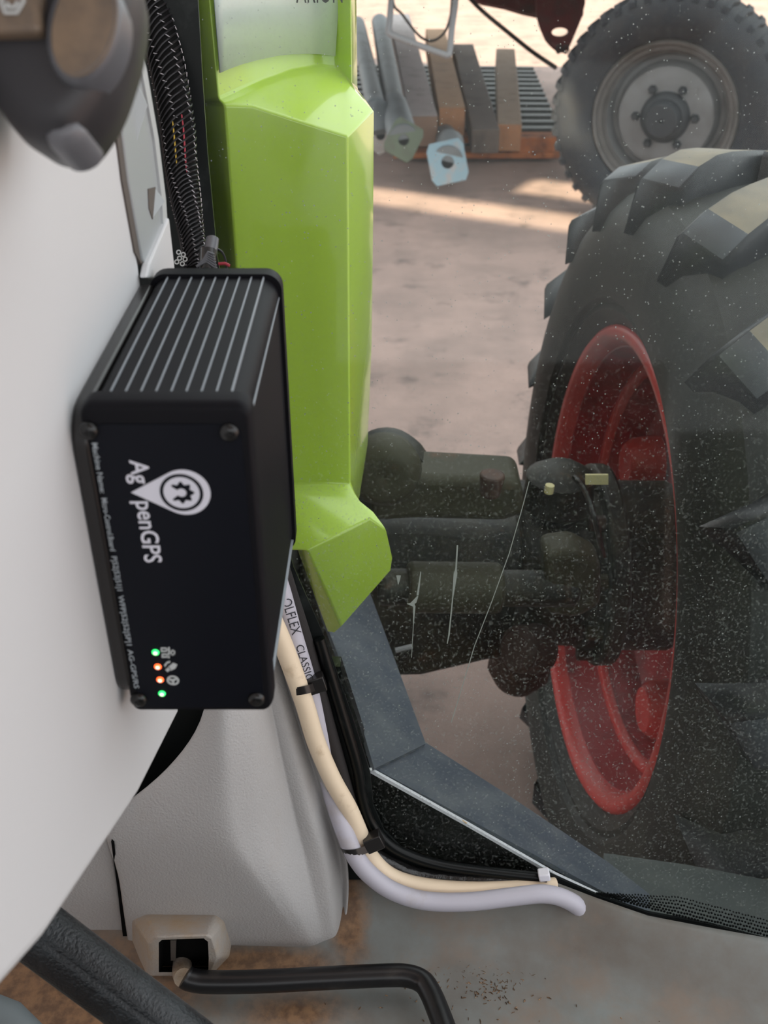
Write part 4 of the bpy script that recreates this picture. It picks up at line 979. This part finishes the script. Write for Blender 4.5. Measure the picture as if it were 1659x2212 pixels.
mb = MB(); mb.lathe([(-0.012, .322), (0.03, .312), (0.065, .300), (0.065, .278), (0.03, .266), (-0.01, .252), (-0.022, .22), (-0.025, .16), (-0.024, .02)], 80, 'Y'); mb.build('rim_disc', M['rim2'], tw, smooth=40, local=True)
mb = MB(); mb.lathe([(-0.02, .135), (-0.035, .13), (-0.06, .112), (-0.068, .10), (-0.12, .094), (-0.135, .08), (-0.138, .01)], 40, 'Y'); mb.build('hub', M['hub2'], tw, smooth=40, local=True)
for k in range(6):
    a = math.radians(60*k+2); c = Vector((0.158*math.cos(a), -0.02, 0.158*math.sin(a)))
    mb = MB(); mb.tube([c, c+Vector((0, -0.018, 0)), c+Vector((0, -0.034, 0))], [0.027, 0.023, 0.016], 6); mb.build('wheel_nut', M['hub2'], tw, smooth=20, local=True)
# red frame above
tf = empty('trailer_frame', at(1130, -40, 6.2), 'dark red trailer frame with a holed bracket beside the grey rim wheel', 'trailer')
mb = MB(); mb.prism([at(x, y, 6.1) for x, y in ((1000, -150), (1005, -5), (1040, 12), (1090, 22), (1130, 34), (1160, 40), (1262, 40), (1262, -150))], (0.0, 0.5, 0)); mb.build('frame_beam', M['trailer'], tf, smooth=20, bevel=0.02)
outl = [(1158, 30), (1166, 60), (1180, 92), (1200, 112), (1214, 116), (1226, 110), (1238, 84), (1252, 50), (1264, 20), (1264, -80), (1158, -80)]
hole = [at(1210+18*math.cos(a), 70-10*math.sin(a), 5.9) for a in [k*2*math.pi/22 for k in range(22)]]
mb = MB(); o_ = [at(x, y, 5.9) for x, y in outl]
rs = []
cen = at(1210, 70, 5.9)
for k in range(22):
    a = k*2*math.pi/22; d = RT*math.cos(a)+UP*math.sin(a)
    best = None
    for i in range(len(o_)):
        p, q_ = o_[i]-cen, o_[(i+1) % len(o_)]-cen
        px_, py_, qx, qy = p.dot(RT), p.dot(UP), q_.dot(RT), q_.dot(UP); dx, dy = math.cos(a), math.sin(a)
        den = (qx-px_)*dy-(qy-py_)*dx
        if abs(den) < 1e-9: continue
        s = (px_*-dy+py_*dx)/den
        if 0 <= s <= 1:
            tt = (px_+s*(qx-px_))*dx+(py_+s*(qy-py_))*dy
            if tt > 0 and (best is None or tt > best): best = tt
    rs.append(cen+d*(best or 0.05))
bk_ = Vector((0, 0.04, 0))
mb.loft([rs, hole, [p+bk_ for p in hole], [p+bk_ for p in rs], rs], caps=False); mb.build('holed_bracket', M['trailer'], tf, smooth=20)
for px in (1206, 1222):
    mb = MB(); mb.tube(spline([at(px, 96, 5.88), at(px-4, 108, 5.88), at(px, 115, 5.88), at(px+6, 108, 5.88), at(px+5, 98, 5.88)], 4), 0.006, 6); mb.build('hook', M['hub2'], tf)
mb = MB(); mb.box((-1.4, 5.75, 1.24), (2.8, 9.4, 1.36)); mb.build('shade_bed', M['trailer'], tf, smooth=0)  # unseen bed added overhead to darken the timbers and ground
hs = [at(x, y, t) for x, y, t in ((1000, -20, 5.9), (1040, 22, 5.9), (1100, 72, 5.9), (1150, 112, 5.85), (1200, 146, 5.7))]
mb = MB(); mb.tube(spline(hs, 6), 0.013, 8); o = mb.build('black_hose', M['tie']); tag(o, 'thin black hose sloping down to the grey rim wheel', 'hose')

# ================================================================== TIMBERS, POSTS, RAIL
def beam(name, label, cat, mats, near, far, wpx, far_w, hgt, group=None, endm=None):
    """near/far: (px, py, t) of the middle of the near end top edge / far end"""
    n0 = at(*near); f0 = at(*far)
    wn = wpx/FPX*near[2]; wf = wn
    ax = (f0-n0).normalized(); side = ax.cross(Vector((0, 0, 1))).normalized(); upv = side.cross(ax)
    e = empty(name, n0, label, cat, group)
    mb = MB()
    ring = lambda c, w_: [c-side*w_/2, c+side*w_/2, c+side*w_/2-upv*hgt, c-side*w_/2-upv*hgt]
    mb.loft([ring(n0, wn), ring(f0, wf)]); mb.build('beam', M[mats], e, smooth=0, bevel=0.006)
    if endm:
        mb = MB(); mb.loft([ring(n0-ax*0.012+upv*-0.002, wn*0.985), ring(n0-ax*0.0005+upv*-0.002, wn*0.985)]); mb.build('sawn_end', M[endm], e, smooth=0)
    return e
GT = 'timbers on the rusty rail'
beam('timber_beam', 'pale grey weathered timber beam left of the tan one on the rusty rail', 'timber', 'timber_grey', (915, 250, 6.35), (862, 30, 8.9), 62, 46, 0.18, GT, 'cutend_pale')
beam('timber_beam', 'tan timber beam with an orange sawn end, second from the left', 'timber', 'timber_tan', (977, 232, 6.45), (940, 62, 8.7), 56, 42, 0.17, GT, 'cutend')
beam('timber_beam', 'dark brown timber beam sunk behind the others, without a pale end', 'timber', 'timber_dark', (1050, 280, 6.3), (1000, 95, 8.4), 60, 40, 0.145, GT)
beam('timber_beam', 'short weathered brown timber beam nearest the trailer wheel', 'timber', 'timber_weathered', (1101, 268, 6.4), (1092, 105, 8.3), 52, 44, 0.16, GT, 'cutend')
def post(label, near, far, r, platem, pc, pw, ph_, rot, group='steel posts with end plates'):
    n0, f0 = at(*near), at(*far); e = empty('steel_post', n0, label, 'post', group)
    mb = MB(); mb.tube([n0, f0], r, 20); mb.build('post_tube', M['steelpost'], e, smooth=50)
    ax = (f0-n0).normalized()
    c = at(*pc); zc = (-(FW*0.8)-ax*0.5).normalized(); xx = RT*math.cos(rot)+UP*math.sin(rot); xx = (xx-zc*xx.dot(zc)).normalized(); yy = zc.cross(xx)
    nh = 20; hr = min(pw, ph_)*0.17
    sq = []
    hole = []
    for k in range(nh):
        a = 2*math.pi*k/nh; d = Vector((math.cos(a), math.sin(a))); m_ = max(abs(d.x)/(pw/2), abs(d.y)/(ph_/2))
        sq.append((d.x/m_, d.y/m_)); hole.append((hr*d.x, hr*d.y))
    P = lambda q, off: c+xx*q[0]+yy*q[1]+zc*off
    mb = MB(); mb.loft([[P(q, 0) for q in sq], [P(q, 0) for q in hole], [P(q, -0.02) for q in hole], [P(q, -0.02) for q in sq], [P(q, 0) for q in sq]], caps=False)
    pl_ = mb.build('end_plate', M[platem], e, smooth=0)
    mb = MB(); mb.add([P(q, -0.018) for q in hole], [list(range(nh))]); mb.build('bore', M['hole'], pl_, smooth=0, solid=0.002)
    # collar joining tube and plate
    mb = MB(); mb.tube([c-zc*0.02, n0+ax*0.02], [r*1.35, r*1.25], 20); mb.build('post_collar', M['steelpost'], e, smooth=50)
    return e
post('grey steel post with a whitish end plate beside the green cover', (812, 232, 6.3), (772, 52, 8.6), 0.062, 'whiteplate', (822, 292, 6.28), 0.17, 0.19, math.radians(-42))
post('grey steel post with a pale green holed end plate', (852, 232, 6.4), (820, 48, 8.6), 0.068, 'greenplate', (872, 302, 6.0), 0.19, 0.21, math.radians(-28))
post('short dark steel post with a light blue holed end plate in front', (972, 312, 6.15), (960, 290, 6.6), 0.07, 'blueplate', (967, 350, 5.85), 0.215, 0.235, math.radians(12))
rl = empty('rust_rail', at(1050, 320, 6.6), 'orange rusty rail lying across under the timbers', 'rail')
def xbar(x0, x1, ytop, ybot, t, m, name, par, depth=0.2):
    a, b = at(x0, ytop, t), at(x1, ytop, t); c = at(x1, ybot, t); d = at(x0, ybot, t)
    mb = MB(); mb.prism([a, b, Vector((b.x, b.y, c.z)), Vector((a.x, a.y, d.z))], (0, depth, 0)); return mb.build(name, M[m], par, smooth=0, bevel=0.006)
xbar(850, 1215, 296, 312, 6.62, 'rail', 'upper_flange', rl, 0.16)
xbar(850, 1215, 312, 332, 6.72, 'hole', 'rail_web', rl, 0.06)
xbar(850, 1215, 330, 345, 6.55, 'rail', 'lower_flange', rl, 0.2)
xbar(1122, 1200, 298, 336, 6.52, 'rail', 'rail_bracket', rl, 0.12)
# dark ribbed rubber mat on the ground under the timbers
rm = empty('rubber_mat', onZ(1000, 220, 0.0), 'dark ribbed rubber mat lying on the ground under the timbers and posts', 'mat')
e0, e1 = onZ(700, 296, 0.02), onZ(1212, 296, 0.02); e2, e3 = onZ(1150, 152, 0.02), onZ(640, 146, 0.02)
mb = MB(); mb.prism([Vector((p.x, p.y, 0.0)) for p in (e0, e1, e2, e3)], (0, 0, 0.03)); mb.build('mat_sheet', M['rubber'], rm, smooth=0)
for k in range(13):
    f = (k+0.3)/13; a = e0.lerp(e3, f); b = e1.lerp(e2, f)
    mb = MB(); mb.prism([Vector((p.x, p.y+d, 0.03)) for p, d in ((a, 0), (b, 0), (b, 0.08), (a, 0.08))], (0, 0, 0.035)); mb.build('mat_rib', M['rubber'], rm, smooth=0)
# bent pipe frame in front of the timbers
pf = [at(x, y, 5.4) for x, y in ((846, -88), (846, -20), (842, 40), (840, 66), (848, 76), (900, 96), (955, 116), (968, 119), (972, 108), (976, 60), (984, 0), (987, -88))]
mb = MB(); mb.tube(spline(pf, 5), 0.0165, 10); o = mb.build('bent_pipe', M['pipe'], smooth=60); tag(o, 'grey bent pipe hanging in front of the timbers', 'pipe')
mb = MB(); mb.tube(spline([at(x, y, 5.42) for x, y in ((846, -60), (850, 8), (868, 30), (895, 66), (915, 84), (935, 88), (955, 76), (967, 56), (975, 20), (978, -60))], 5), 0.007, 8); o = mb.build('thin_cord', M['tie'], smooth=60); tag(o, 'thin dark cord looping inside the bent pipe', 'cord')

# ================================================================== the two vehicles own their wheels, axle, cover and frame
def adopt(root, parts):
    for p in parts:
        p.parent = root; p.location = p.location - root.location
        for k in ('label', 'category', 'group'):
            if k in p: del p[k]
adopt(empty('tractor', (0.05, 1.2, 0.0), 'tractor beyond the windscreen: pale green cover, dark axle, big lugged wheel with red rim', 'tractor'), [fw, fa, gc, eng])
adopt(empty('trailer', (1.4, 5.6, 0.0), 'dark red trailer with a grey six stud rim wheel at the top right', 'trailer'), [tw, tf])
